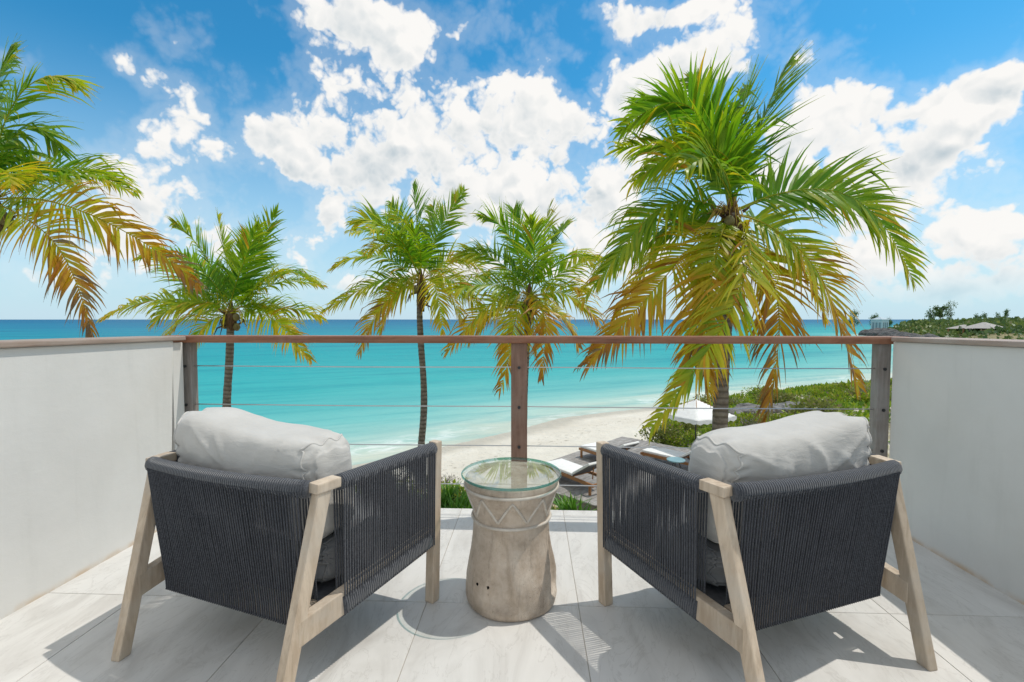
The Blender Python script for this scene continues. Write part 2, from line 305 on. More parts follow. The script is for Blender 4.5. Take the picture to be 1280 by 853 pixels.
def m_sea(t):
    s = attr(t, 'shore')      # metres out from the water line
    v = t.mapping(t.pos, (1, 1, 1), (0, 0, R(-25)))
    n = t.noise(t.mapping(v, (.010, .035, 1)), 1, 6, .6); n2 = t.noise(t.mapping(v, (.08, .3, 1)), 1, 5, .6)
    sd = t.math('MULTIPLY', s, t.math('ADD', .62, t.math('MULTIPLY', n, .76)))
    sd = t.math('ADD', sd, t.math('MULTIPLY', t.math('SUBTRACT', n2, .5), 7))
    lg = t.math('DIVIDE', t.math('LOGARITHM', t.math('MAXIMUM', sd, 1.0), 10.0), 4.0)      # 0 at 1 m, .5 at 100 m, 1 at 10 km
    c = t.ramp(lg, [(0, (.52, .56, .47)), (.12, (.38, .54, .48)), (.24, (.16, .45, .43)), (.34, (.045, .37, .375)), (.46, (.012, .315, .345)), (.56, (.008, .255, .325)), (.66, (.004, .18, .30)), (.80, (.002, .135, .265)), (1, (.002, .125, .25))])
    reef = t.smooth(t.noise(t.mapping(v, (.004, .028, 1)), 1, 5, .55), .52, .70); far = t.smooth(lg, .40, .58)
    c = t.mix(t.math('MULTIPLY', t.math('MULTIPLY', reef, far), .45), c, (.008, .085, .19))
    stk = t.noise(t.mapping(v, (.05, .5, 1)), 1, 6, .65); stk2 = t.noise(t.mapping(v, (.010, .09, 1)), 1, 4, .6)
    c = t.mix(t.math('MULTIPLY', t.smooth(stk, .46, .68), .48), c, t.mix(1.0, c, (.45, .72, .80), 'MULTIPLY')); c = t.mix(t.math('MULTIPLY', t.smooth(stk2, .48, .66), .50), c, t.mix(1.0, c, (.35, .66, .78), 'MULTIPLY'))
    # foam where small waves break
    fw = t.noise(t.mapping(v, (.5, 1.6, 1)), 1.4, 7, .65, dist=.8); fl = t.noise(t.mapping(v, (.06, .10, 1)), 1.7, 3, .5)
    lap = t.math('ADD', s, t.math('MULTIPLY', t.math('SUBTRACT', fl, .5), 5))
    edge = t.math('MULTIPLY', t.smooth(lap, .9, .1), .35)
    br = t.math('MULTIPLY', t.math('MULTIPLY', t.smooth(lap, 1.2, 2.2), t.smooth(lap, 3.8, 2.6)), t.smooth(fl, .53, .60))
    foam = t.math('MULTIPLY', t.math('MAXIMUM', edge, t.math('MULTIPLY', br, .6)), t.smooth(fw, .42, .62))
    c = t.mix(foam, c, (.80, .82, .80))
    w1 = t.noise(t.mapping(v, (.7, 2.2, 1)), .9, 5, .6); w2 = t.noise(t.mapping(v, (.10, .32, 1)), 1.0, 4, .55)
    b = t.bump(w2, .45, 1.2, t.bump(w1, .55, .16))
    t.n.remove(t.P); df = t.new('ShaderNodeBsdfDiffuse'); t.l.new(c, df.inputs[0]); t.l.new(b, df.inputs['Normal'])
    gl = t.new('ShaderNodeBsdfGlossy'); gl.inputs['Roughness'].default_value = .22; t.l.new(b, gl.inputs['Normal'])
    cs = t.math('ABSOLUTE', t.vmath('DOT_PRODUCT', t.geo.outputs['Normal'], t.geo.outputs['Incoming']))
    fr = t.math('ADD', .02, t.math('MULTIPLY', t.math('POWER', t.math('SUBTRACT', 1.0, cs), 5.0), .13))
    mx = t.new('ShaderNodeMixShader'); t.put(mx.inputs[0], fr); t.l.new(df.outputs[0], mx.inputs[1]); t.l.new(gl.outputs[0], mx.inputs[2]); t.l.new(mx.outputs[0], t.out.inputs[0])
mat('sea', m_sea)
def m_rock(t):
    n = t.noise(t.pos, 1.6, 8, .7); setp(t, t.ramp(n, [(.3, (.07, .068, .066)), (.5, (.19, .185, .18)), (.72, (.34, .33, .315))]), .9, .2, t.bump(n, .9, .2))
mat('limestone', m_rock)
mat('dark_rock', lambda t: setp(t, t.ramp(t.noise(t.pos, .9, 8, .7), [(.3, (.035, .035, .036)), (.5, (.10, .10, .10)), (.72, (.22, .215, .21))]), .9, .2, t.bump(t.noise(t.pos, .9, 8, .7), .9, .6)))
mat('grey_roof', lambda t: setp(t, t.ramp(t.noise(t.mapping(t.pos, (1, 1, 8)), 2, 4), [(.3, (.33, .31, .29)), (.7, (.45, .43, .41))]), .9, .2))
mat('white_wall', lambda t: setp(t, t.ramp(t.noise(t.pos, .6, 3), [(.3, (.42, .48, .51)), (.7, (.50, .55, .57))]), .8, .2))
mat('blue_roof', lambda t: setp(t, t.ramp(t.noise(t.pos, .6, 3), [(.3, (.38, .47, .52)), (.7, (.46, .54, .58))]), .7, .3))
mat('far_window', lambda t: setp(t, (.20, .25, .28), .2, .5))
mat('teal_paint', lambda t: setp(t, t.ramp(t.noise(t.obj, 9, 3), [(.3, (.16, .30, .34)), (.7, (.22, .37, .41))]), .5, .4))

# ------------------------------------------------------------------ mesh helpers
class MB:
    def __init__(s): s.v = []; s.f = []; s.a = []; s.mi = []
    def add(s, vs, fs, a=None, mi=0):
        o = len(s.v); s.v += [tuple(map(float, p)) for p in vs]; s.f += [tuple(i+o for i in f) for f in fs]
        s.a += list(a) if a is not None else [0.0]*len(vs); s.mi += [mi]*len(fs)
    def box(s, lo, hi, bev=0.0):
        x0, y0, z0 = lo; x1, y1, z1 = hi
        s.hexa([(x0, y0, z0), (x1, y0, z0), (x1, y1, z0), (x0, y1, z0), (x0, y0, z1), (x1, y0, z1), (x1, y1, z1), (x0, y1, z1)], bev)
    def hexa(s, p, bev=0.0):
        p = [Vector(q) for q in p]; F = [(0, 3, 2, 1), (4, 5, 6, 7), (0, 1, 5, 4), (1, 2, 6, 5), (2, 3, 7, 6), (3, 0, 4, 7)]
        if bev <= 0: s.add(p, F); return
        bm = bmesh.new(); vs = [bm.verts.new(q) for q in p]
        for f in F: bm.faces.new([vs[i] for i in f])
        bmesh.ops.bevel(bm, geom=list(bm.edges), offset=bev, segments=2, affect='EDGES', profile=.6)
        bm.verts.ensure_lookup_table(); s.add([v.co for v in bm.verts], [[v.index for v in f.verts] for f in bm.faces]); bm.free()
    def tube(s, pts, rad, seg=8, cap=True, flat=None):
        pts = [Vector(p) for p in pts]; n = len(pts); rad = rad if hasattr(rad, '__len__') else [rad]*n
        vs = []; al = []; acc = 0; prev = None
        for i, p in enumerate(pts):
            T = (pts[min(i+1, n-1)]-pts[max(i-1, 0)]).normalized()
            if prev is None: A = T.cross(Vector((0, 0, 1)) if abs(T.z) < .9 else Vector((1, 0, 0))).normalized()
            else: A = (prev-T*prev.dot(T)).normalized()
            prev = A; B = T.cross(A)
            if i: acc += (p-pts[i-1]).length
            for k in range(seg):
                th = 2*math.pi*k/seg; fl = flat if flat else (1, 1)
                vs.append(p+A*math.cos(th)*rad[i]*fl[0]+B*math.sin(th)*rad[i]*fl[1]); al.append(acc)
        fs = [(i*seg+k, i*seg+(k+1) % seg, (i+1)*seg+(k+1) % seg, (i+1)*seg+k) for i in range(n-1) for k in range(seg)]
        if cap: fs += [tuple(range(seg))[::-1], tuple((n-1)*seg+k for k in range(seg))]
        s.add(vs, fs, al)
    def lathe(s, prof, seg=48, mod=None, closed=False, mi=0):
        vs = []; n = len(prof)
        for (r, z) in prof:
            for k in range(seg):
                th = 2*math.pi*k/seg; rr = r+(mod(th, z, r) if mod else 0); vs.append((rr*math.cos(th), rr*math.sin(th), z))
        fs = [(i*seg+k, i*seg+(k+1) % seg, (i+1)*seg+(k+1) % seg, (i+1)*seg+k) for i in range(n-1) for k in range(seg)]
        if closed: fs += [((n-1)*seg+k, (n-1)*seg+(k+1) % seg, (k+1) % seg, k) for k in range(seg)]
        s.add(vs, fs, None, mi)
    def build(s, name, m, parent=None, smooth=False, attrname=None):
        me = bpy.data.meshes.new(name); me.from_pydata(s.v, [], s.f); me.update()
        if attrname: me.attributes.new(attrname, 'FLOAT', 'POINT').data.foreach_set('value', np.array(s.a, dtype=np.float32))
        return link(name, me, m, parent, smooth, s.mi)
def link(name, me, m, parent=None, smooth=False, mi=None):
    for x in (m if isinstance(m, (list, tuple)) else [m]): me.materials.append(MATS[x])
    if mi is not None and isinstance(m, (list, tuple)): me.polygons.foreach_set('material_index', np.array(mi, dtype=np.int32))
    if smooth: me.polygons.foreach_set('use_smooth', np.ones(len(me.polygons), dtype=bool))
    o = bpy.data.objects.new(name, me); col.objects.link(o)
    if parent is not None: o.parent = parent
    return o
def np_mesh(name, V, F, tone=None, attrname='tone', smooth=False):
    """V (n,3), F (m,k) arrays with a fixed face size"""
    me = bpy.data.meshes.new(name); V = np.asarray(V, dtype=np.float32); F = np.asarray(F, dtype=np.int32)
    me.vertices.add(len(V)); me.vertices.foreach_set('co', V.ravel()); k = F.shape[1]
    me.loops.add(F.size); me.loops.foreach_set('vertex_index', F.ravel())
    me.polygons.add(len(F)); me.polygons.foreach_set('loop_start', np.arange(0, F.size, k, dtype=np.int32)); me.polygons.foreach_set('loop_total', np.full(len(F), k, dtype=np.int32))
    if smooth: me.polygons.foreach_set('use_smooth', np.ones(len(F), dtype=bool))
    me.update(calc_edges=True); me.validate()
    if tone is not None: me.attributes.new(attrname, 'FLOAT', 'POINT').data.foreach_set('value', np.asarray(tone, dtype=np.float32))
    return me
def empty(name, loc=(0, 0, 0), rz=0):
    o = bpy.data.objects.new(name, None); col.objects.link(o); o.location = loc; o.rotation_euler = (0, 0, rz); o.empty_display_size = .1; return o
def tag(o, label=None, cat=None, group=None, kind=None):
    if label: o['label'] = label
    if cat: o['category'] = cat
    if group: o['group'] = group
    if kind: o['kind'] = kind
    return o
def copy_tree(o, parent=None):
    c = o.copy(); col.objects.link(c); c.parent = parent
    for ch in list(o.children): copy_tree(ch, c)
    return c
def vnoise(P, seed=0, freq=1.0):
    """cheap smooth pseudo noise for arrays of points (n,3) -> (n,) in about -1..1"""
    rs = np.random.RandomState(seed); out = np.zeros(len(P))
    for k in range(5):
        w = rs.normal(size=3); w = w/np.linalg.norm(w)*freq*(1+.5*k); out += np.sin(P@w+rs.uniform(0, 6.28))*np.sin(P@np.roll(w, 1)*.8+rs.uniform(0, 6.28))/(1+.35*k)
    return out/2.2

# ------------------------------------------------------------------ terrain and sea
SEA_Z = -5.0
COAST = np.array([(-400, -60), (-60, -12), (-25, 6), (-12, 15), (-7.8, 19.4), (-4.6, 22.4), (-1, 26.2), (1.8, 29.8), (5, 31.8), (8, 33.4), (13, 37), (19.4, 41.5), (31, 47.5), (50, 60), (80, 95), (112, 150), (126, 182), (131, 196), (150, 206), (180, 225), (230, 260), (320, 310), (500, 380), (1200, 520), (1200, -600), (-400, -600)], float)
def shore_dist(X, Y):
    """metres inland (+) or out to sea (-)"""
    P = np.stack([X, Y], -1).reshape(-1, 2); best = np.full(len(P), 1e9); ins = np.zeros(len(P), bool); n = len(COAST)
    for i in range(n):
        a = COAST[i]; b = COAST[(i+1) % n]; ab = b-a
        if i < 23:
            t = np.clip(((P-a)@ab)/(ab@ab), 0, 1); q = P-(a+t[:, None]*ab); best = np.minimum(best, np.hypot(q[:, 0], q[:, 1]))
        c = (a[1] > P[:, 1]) != (b[1] > P[:, 1])
        with np.errstate(divide='ignore', invalid='ignore'): xi = a[0]+(P[:, 1]-a[1])*(b[0]-a[0])/(b[1]-a[1])
        ins ^= c & (P[:, 0] < xi)
    return np.where(ins, best, -best).reshape(X.shape)
def sst(x, a, b): t = np.clip((x-a)/(b-a), 0, 1); return t*t*(3-2*t)
def land_z(X, Y, s=None):
    if s is None: s = shore_dist(X, Y)
    z = SEA_Z+np.where(s > 0, np.minimum(.105*s, 1.35+.004*s), .06*s)
    P = np.stack([X, Y, 0*X], -1).reshape(-1, 3)
    z = z+(.10*vnoise(P, 3, .45)+.03*vnoise(P, 4, 1.7)).reshape(X.shape)*sst(s, 2, 9)
    near = sst(Y, 16.0, 12.6)*sst(X, -12, -7)*sst(X, 30, 20); z = z*(1-near)+np.maximum(z, -3.46)*near
    z = z+.62*veg_mask(X, Y)*sst(Y, 16.6, 18.2)*sst(Y, 30, 23)*sst(X, 30, 20)
    far = sst(Y, 75, 150)
    z = z+far*(3.2*sst(s, 2, 14)+6.2*sst(s, 25, 170)+1.2*vnoise(P, 5, .035).reshape(X.shape)*sst(s, 10, 40))
    return z
def lz(x, y): return float(land_z(np.array([x], float), np.array([y], float))[0])
def veg_mask(X, Y):
    """1 where dune plants grow"""
    xb = np.interp(Y, [0, 9, 12, 13.8, 15.5, 17, 20, 26, 33, 40, 60, 90], [-30, -30, -6, 1.4, 2.6, 3.6, 5.6, 8.0, 9.0, 14, 44, 78])
    return sst(X-xb, -.4, .5)
DECK_C = np.array([-.79, 13.17]); DECK_U = np.array([.66, .751]); DECK_V = np.array([.751, -.66]); DECK_LU, DECK_LV, DECK_Z = 6.3, 7.4, -3.2
def in_deck(x, y, m=.15):
    q = np.stack([x-DECK_C[0], y-DECK_C[1]], -1); u = q@DECK_U; v = q@DECK_V
    return (u > -m) & (u < DECK_LU+m) & (v > -m) & (v < DECK_LV+m)
def polar(r0, r1, nr, a0, a1, na):
    r = np.geomspace(r0, r1, nr); a = np.radians(np.linspace(a0, a1, na)); RR, AA = np.meshgrid(r, a, indexing='ij')
    X = RR*np.sin(AA); Y = RR*np.cos(AA); i = np.arange(nr*na).reshape(nr, na)
    F = np.stack([i[:-1, :-1], i[1:, :-1], i[1:, 1:], i[:-1, 1:]], -1).reshape(-1, 4)[:, ::-1]
    return X, Y, F
X, Y, F = polar(.6, 900, 300, -130, 130, 420)
s = shore_dist(X, Y); Z = land_z(X, Y, s)
me = np_mesh('beach', np.stack([X, Y, Z], -1).reshape(-1, 3), F, s.ravel(), 'shore', True)
soil = veg_mask(X, Y)*np.where(Y > 60, 1.3, .58); me.attributes.new('soil', 'FLOAT', 'POINT').data.foreach_set('value', soil.ravel().astype(np.float32))
tag(link('beach', me, 'sand'), 'pale sand beach rising to dunes and a green headland', None, None, 'structure')
X, Y, F = polar(6, 40000, 420, -115, 115, 380)
s = -shore_dist(X, Y)
P3 = np.stack([X, Y, 0*X], -1).reshape(-1, 3)
Zs = SEA_Z+(.05*vnoise(P3, 9, .55).reshape(X.shape)*sst(s, 4, 20))*sst(Y, 400, 100)
# a low swell line breaking just off the beach
Zs = Zs+.14*np.exp(-((s-3.2)/.7)**2)
me = np_mesh('sea', np.stack([X, Y, Zs], -1).reshape(-1, 3), F, s.ravel(), 'shore', True)
tag(link('sea', me, 'sea'), 'turquoise sea deepening to blue at the horizon', None, None, 'structure')

# ------------------------------------------------------------------ balcony: floor, walls, railing
FLOOR_EDGE = 2.888; XL, XR = -2.05, 2.0
slab = MB(); slab.box((-2.45, -1.6, -3.75), (2.4, FLOOR_EDGE-.03, -.25)); slab.box((-2.45, -1.6, -.25), (2.4, FLOOR_EDGE, -.0022), .002)
slab = tag(slab.build('balcony_floor', 'grout'), 'pale stone tiled balcony floor', None, None, 'structure')
xs = [XL-.02, -1.65, -1.04, -.43, .19, .80, 1.41, XR+.02]; ys = [-1.58, -.54, .68, 1.905, 2.80, FLOOR_EDGE-.002]
for i in range(len(xs)-1):
    for j in range(len(ys)-1):
        m = MB(); g = .0016; m.box((xs[i]+g, ys[j]+g, -.014), (xs[i+1]-g, ys[j+1]-g, random.uniform(-.0004, .0004)), .0012)
        m.build('tile', 'stone_tile', slab)
WALL_TOP = 1.035
def cap_top(y): return 1.037+.012*(2.75-y)          # the coping falls slightly towards the sea
def side_wall(x0, x1, inner, label, end_top, end_bot):
    root = empty('balcony_wall', ((x0+x1)/2, .6, 0)); tag(root, label, 'wall')
    b = MB(); off = Vector(root.location)
    p = [(x0, -1.6, -.012), (x1, -1.6, -.012), (x1, end_bot, -.012), (x0, end_bot, -.012), (x0, -1.6, cap_top(-1.6)), (x1, -1.6, cap_top(-1.6)), (x1, end_top, cap_top(end_top)), (x0, end_top, cap_top(end_top))]
    b.hexa([Vector(q)-off for q in p], .006); b.build('wall_body', 'stucco', root)
    c = MB(); e = .02
    q = []
    for dz in (0, .024):
        q += [(x0-e, -1.6, cap_top(-1.6)+dz+.001), (x1+e, -1.6, cap_top(-1.6)+dz+.001), (x1+e, 2.735, cap_top(2.735)+dz+.001), (x0-e, 2.735, cap_top(2.735)+dz+.001)]
    c.hexa([Vector(v)-off for v in q], .006); c.build('wall_cap', 'cap_wood', root)
    return root
lw = side_wall(-2.27, XL, XL, 'sunlit white stucco balcony wall with wooden coping', 2.66, 2.60)
rw = side_wall(XR, 2.22, XR, 'shaded grey white stucco balcony wall with wooden coping', 2.745, 2.745)
m = MB(); m.box((-2.27+2.16, 2.0+.06, 0.0), (-2.06+2.16, 2.0+.145, 1.025), .004); m.build('end_panel', 'stucco', lw)

RY = 2.81
rail = empty('balcony_railing', (0, RY, 0)); tag(rail, 'wooden handrail on three posts with thin steel cables', 'railing')
m = MB(); m.box((-2.20, -.062, 1.022), (2.10, .062, 1.064), .010); m.build('handrail', 'rail_wood', rail)
for x, w, mt in ((-2.075, .034, 'post_grey'), (-.075, .047, 'post_wood'), (1.985, .034, 'post_grey')):
    m = MB(); m.box((x-w, -.03, .0), (x+w, .03, 1.0215), .004); po = m.build('post', mt, rail)
    for z in (.88, .647, .413, .18):
        f = MB(); f.tube([(x, -.036, z), (x, -.029, z)], .009, 10); f.build('cable_fitting', 'dark_metal', po)
for z in (.88, .647, .413, .18):
    m = MB(); m.tube([(-2.05, 0, z), (-1.0, 0, z-.003), (-.075, 0, z)], .0032, 6); m.build('cable', 'steel', rail)
    m = MB(); m.tube([(-.075, 0, z), (1.0, 0, z-.003), (1.97, 0, z)], .0032, 6); m.build('cable', 'steel', rail)

# ------------------------------------------------------------------ armchairs
HW = .378; SPL = R(9.5); ARM = .66; TL = .60
def make_chair():
    root = empty('armchair')
    def sp(q, t, n, z):
        """point on a side: t forward along the side, n outward, z up"""
        d = Vector((q*math.sin(SPL), math.cos(SPL), 0)); o = Vector((q*math.cos(SPL), -math.sin(SPL), 0))
        return Vector((q*HW, 0, z))+d*t+o*n
    def prism(q, t0, t1, z0, u0, u1, z1, th, nn=0, bev=.005):
        """block in the side plane: t0..t1 at height z0, u0..u1 at z1"""
        p = [sp(q, t0, -th+nn, z0), sp(q, t0, th+nn, z0), sp(q, t1, th+nn, z0), sp(q, t1, -th+nn, z0), sp(q, u0, -th+nn, z1), sp(q, u0, th+nn, z1), sp(q, u1, th+nn, z1), sp(q, u1, -th+nn, z1)]
        if q > 0: p = [p[i] for i in (0, 1, 2, 3, 4, 5, 6, 7)]
        m = MB(); m.hexa(p, bev); return m
    zb = lambda t: .18+.1*t           # underside of the seat rail
    for q in (-1, 1):
        prism(q, -.155, -.111, 0, .004, .054, .622, .0175).build('rear_leg', 'teak_pale', root)
        prism(q, .532, .576, 0, .564, .600, ARM, .021).build('front_leg', 'teak_pale', root)
        prism(q, -.004, .088, .6225, -.002, .088, .655, .0225, 0, .005).build('arm_end', 'teak_pale', root)
        p = []
        for dz in (0, .078):
            p += [sp(q, -.075, -.018, zb(-.0)+dz), sp(q, -.075, .018, zb(0)+dz), sp(q, .54, .018, zb(.54)+dz), sp(q, .54, -.018, zb(.54)+dz)]
        m = MB(); m.hexa(p, .004); m.build('seat_rail', 'teak_pale', root)
        m = MB(); m.tube([sp(q, t, 0, .632) for t in np.linspace(.088, .563, 24)], .029, 12, True, (.95, .9)); m.build('arm_rail', 'rope_wrap', root, True, 'along')
        m = MB()
        for k in range(44):
            t = .095+.0105*k
            for nn, ph in ((.0265, 0), (-.0265, -.0008*-q)):
                tt = t+ph+random.uniform(-.0004, .0004); zt = .636; z0 = zb(tt)+.006
                mid = sp(q, tt+random.uniform(-.0012, .0012), nn*.86, (zt+z0)/2)
                m.tube([sp(q, tt, nn, zt), mid, sp(q, tt, nn*.8, z0+.04), sp(q, tt, nn*.75, z0)], .0031, 5, False)
        tag(m.build('side_rope_panel', 'rope', root, True), kind='stuff')
        # denser wrap round the seat rail
        m = MB(); m.tube([sp(q, t, 0, zb(t)+.037) for t in np.linspace(.09, .53, 30)], 1.0, 14, True, (.0255, .047)); m.build('wrapped_rail', 'rope_wrap', root, True, 'along')
    bow = lambda x: -.032*(1-(x/HW)**2)
    m = MB(); m.tube([(x, bow(x)-.002, .636) for x in np.linspace(-HW+.018, HW-.018, 24)], .030, 12, True, (.85, .95)); m.build('back_rail', 'rope_wrap', root, True, 'along')
    m = MB(); m.box((-.335, .012, .178), (.335, .052, .25), .006); m.build('rear_seat_rail', 'teak_pale', root)
    m = MB()
    for k in range(66):
        x = -.343+.01055*k
        for dy, ph in ((-.027, 0), (.027, .004)):
            xx = x+ph+random.uniform(-.0008, .0008); xb = xx*.945
            m.tube([(xx, bow(xx)+dy, .632), (xx*.985+random.uniform(-.0012, .0012), bow(xx)*.6+.012+dy*.9, .45), (xb, .03+dy*.95, .22), (xb, .032+dy*.95, .176)], .0032, 5, False)
        m.tube([(x*.945, .004, .176), (x*.945, .06, .176)], .0037, 5, False)
    tag(m.build('back_rope_panel', 'rope', root, True), kind='stuff')
    m = MB(); m.hexa([(-.33, .05, .225), (.33, .05, .225), (.44, .53, .245), (-.44, .53, .245), (-.33, .05, .243), (.33, .05, .243), (.44, .53, .263), (-.44, .53, .263)]); m.build('seat_base', 'grey_sling', root)
    m = MB(); m.hexa([(-.455, .535, .205), (.455, .535, .205), (.455, .565, .21), (-.455, .565, .21), (-.455, .535, .28), (.455, .535, .28), (.455, .565, .285), (-.455, .565, .285)], .004); m.build('front_rail', 'teak_pale', root)
    return root
def cushion(name, hx, hy, hz, n_exp, puff, seed, sag=0.0, lean=0.0, high=0.0, taper=0.0, fabric='cushion_fabric'):
    """a soft box of half sizes; puffed faces, pinched ends, wrinkles"""
    bm = bmesh.new(); bmesh.ops.create_cube(bm, size=2); bmesh.ops.subdivide_edges(bm, edges=list(bm.edges), cuts=47, use_grid_fill=True)
    P = np.array([v.co for v in bm.verts]); rs = np.random.RandomState(seed)
    nrm = (np.abs(P)**n_exp).sum(1)**(1/n_exp); Q = P/nrm[:, None]
    u, v, w = Q[:, 0], Q[:, 1], Q[:, 2]
    edge = 1-np.clip(np.maximum(np.abs(u)**2, np.abs(w)**2), 0, 1)
    x = u*hx*(1-taper*(1-w)*.5); y = v*hy*(1+puff*edge); z = w*hz
    z = z+np.where(w > 0, w, 0)*(-sag*np.exp(-(u/.45)**2)+high*u)
    # pleats running in from both ends
    for sgn in (-1, 1):
        e = np.clip(1-(1-sgn*u)/.20, 0, 1)
        y = y*(1-.12*e**2)
        pl = (np.abs(np.sin(w*8.5+1.7*sgn+1.5*np.sin(w*5+seed)))**.6-.7)*np.exp(-((1-sgn*u-.12)/.085)**2)
        seam = np.exp(-((1-sgn*u-.055)/.012)**2)
        x = x-sgn*.012*pl; y = y+np.sign(v)*(.026*pl-.010*seam)*np.abs(v); z = z-.010*seam*np.clip(w, 0, 1)
        z = z+np.where(w > .2, .008*np.sin(v*9+sgn)*np.exp(-((1-sgn*u-.12)/.10)**2), 0)
    # loose folds
    for k in range(11):
        cx, cw, an, L = rs.uniform(-.7, .7), rs.uniform(-.3, .8), rs.uniform(-.9, .9), rs.uniform(.15, .4)
        du = (u-cx)*math.cos(an)+(w-cw)*math.sin(an); dw = -(u-cx)*math.sin(an)+(w-cw)*math.cos(an)
        y = y+np.sign(v)*np.abs(v)*rs.uniform(.007, .014)*np.exp(-np.abs(du/.028)**1.4-(dw/L)**2)
    D = np.stack([x, y, z], -1); D = D+.007*np.stack([vnoise(D, seed+1, 11), vnoise(D, seed+2, 13), vnoise(D, seed+3, 11)], -1)+.0010*np.stack([vnoise(D, seed+4, 38), vnoise(D, seed+5, 40), vnoise(D, seed+6, 36)], -1)
    y = D[:, 1]-lean*(D[:, 2]+hz); D[:, 1] = y
    for vv, p in zip(bm.verts, D): vv.co = p
    me = bpy.data.meshes.new(name); bm.to_mesh(me); bm.free()
    o = link(name, me, fabric, None, True)
    for sgn in (-1, 1):      # welted seam round each end panel
        k = np.where((P[:, 0]*sgn > .999) & (np.maximum(np.abs(P[:, 1]), np.abs(P[:, 2])) > .999))[0]
        k = k[np.argsort(np.arctan2(P[k, 2], P[k, 1]))]; ring = [tuple(D[i]) for i in k]; m = MB(); m.tube(ring+ring[:1], .0042, 6, False); m.build('piping', fabric, o, True)
    return o
chair = make_chair()
LEFT = ((-1.03, 1.551, 0), R(-18.6)); RIGHT = ((.943, 1.599, 0), R(22.0))
chair2 = copy_tree(chair)
for o, (loc, rz), lb in ((chair, LEFT, 'dark rope and pale teak armchair in front of the sunlit wall'), (chair2, RIGHT, 'dark rope and pale teak armchair beside the shaded wall')):
    o.location = loc; o.rotation_euler = (0, 0, rz); tag(o, lb, 'armchair', 'rope armchairs facing the sea')
def put(o, base, local, label, cat, group):
    (loc, rz) = base; c, sn = math.cos(rz), math.sin(rz); x, y, z = local
    o.location = (loc[0]+c*x-sn*y, loc[1]+sn*x+c*y, z); o.rotation_euler = (0, 0, rz); tag(o, label, cat, group)
for base, side, hi, sd in ((LEFT, 'the armchair by the sunlit wall', -.035, 11), (RIGHT, 'the armchair by the shaded wall', .03, 23)):
    o = cushion('seat_cushion', .365, .235, .075, 6, .05, sd+50, fabric='seat_fabric'); put(o, base, (0, .31, .338), 'thick dark grey seat cushion lying inside '+side, 'cushion', 'grey seat cushions')
    o = cushion('back_cushion', .338, .118, .200, 5.6, .16, sd, .022, .12, hi); put(o, base, (0, .185, .598), 'puffy light grey back cushion leaning in '+side, 'cushion', 'grey back cushions')

# ------------------------------------------------------------------ carved drum table with glass top
def make_table():
    c = (-.085, 1.965)
    root = empty('side_table', (c[0], c[1], 0), R(14)); tag(root, 'carved drum side table with zigzag band and round glass top', 'side table')
    prof = [(.0, .0), (.178, .0), (.186, .008), (.191, .03), (.192, .07), (.188, .12), (.178, .17), (.167, .22), (.160, .27), (.157, .32), (.158, .345), (.160, .37), (.168, .41), (.180, .45), (.189, .48), (.192, .495), (.190, .512), (.184, .517), (.150, .517), (.142, .508), (.10, .502), (.05, .496), (.0, .494)]
    fine = []
    for a, b in zip(prof[:-1], prof[1:]):
        for k in range(3): fine.append((a[0]+(b[0]-a[0])*k/3, a[1]+(b[1]-a[1])*k/3))
    fine.append(prof[-1])
    def facet(th, z, r):
        # four tall carved wedges cut into the foot
        if r < .15 or z > .335: return .0015*math.sin(5*th+z*20) if r > .15 else 0
        d = ((th-.35) % (math.pi/2))-math.pi/4; h = max(0, 1-abs(z-.13)/.20)
        cut = max(0, 1-abs(d)/(.10+.33*max(0, (.33-z)/.33))) if .03 < z < .33 else 0
        return -.024*min(1, cut*2.2)*min(1, (z-.03)/.03 if z < .06 else 1)*min(1, (.33-z)/.1)+.0015*math.sin(5*th+z*20)
    m = MB(); m.lathe(fine, 120, facet); body = m.build('drum_body', 'carved_stone', root, True)
    for z, r in ((.352, .161), (.482, .192)):
        g = MB(); g.tube([((r)*math.cos(a), (r)*math.sin(a), z+.001*math.sin(3*a)) for a in np.linspace(0, 2*math.pi, 90)], .0062, 8, False); g.build('carved_ring', 'carved_ridge', body, True)
    def rad(z): return float(np.interp(z, [p[1] for p in prof[1:17]], [p[0] for p in prof[1:17]]))
    n = 9
    for k in range(n):
        pts = []
        for s in np.linspace(0, 2, 25):
            a = 2*math.pi*(k+s/2)/n; z = .374+.088*(1-abs(1-s)) ; pts.append((rad(z)*math.cos(a), rad(z)*math.sin(a), z))
        g = MB(); g.tube(pts, .0058, 7); g.build('carved_zigzag', 'carved_ridge', body, True)
    for px, py in ((609, 731), (588, 730)):
        w = at(px, py, 1.80); a = math.atan2(w[1]-c[1], w[0]-c[0])-R(14); z = .125; r = rad(z)+facet(a, z, rad(z))
        g = MB(); g.tube([((r-.004)*math.cos(a), (r-.004)*math.sin(a), z), ((r+.0012)*math.cos(a), (r+.0012)*math.sin(a), z)], .006, 12); g.build('drill_hole', 'dark_hole', body)
    gt = MB(); r = .207; z0, z1 = .5185, .530
    gt.lathe([(.0, z0), (r-.003, z0)], 96, None, False, 0); gt.lathe([(r-.003, z0), (r, z0+.003), (r, z1-.003), (r-.003, z1)], 96, None, False, 1); gt.lathe([(r-.003, z1), (.0, z1)], 96, None, False, 0)
    gt.build('glass_top', ['glass', 'glass_edge'], root, True)
make_table()

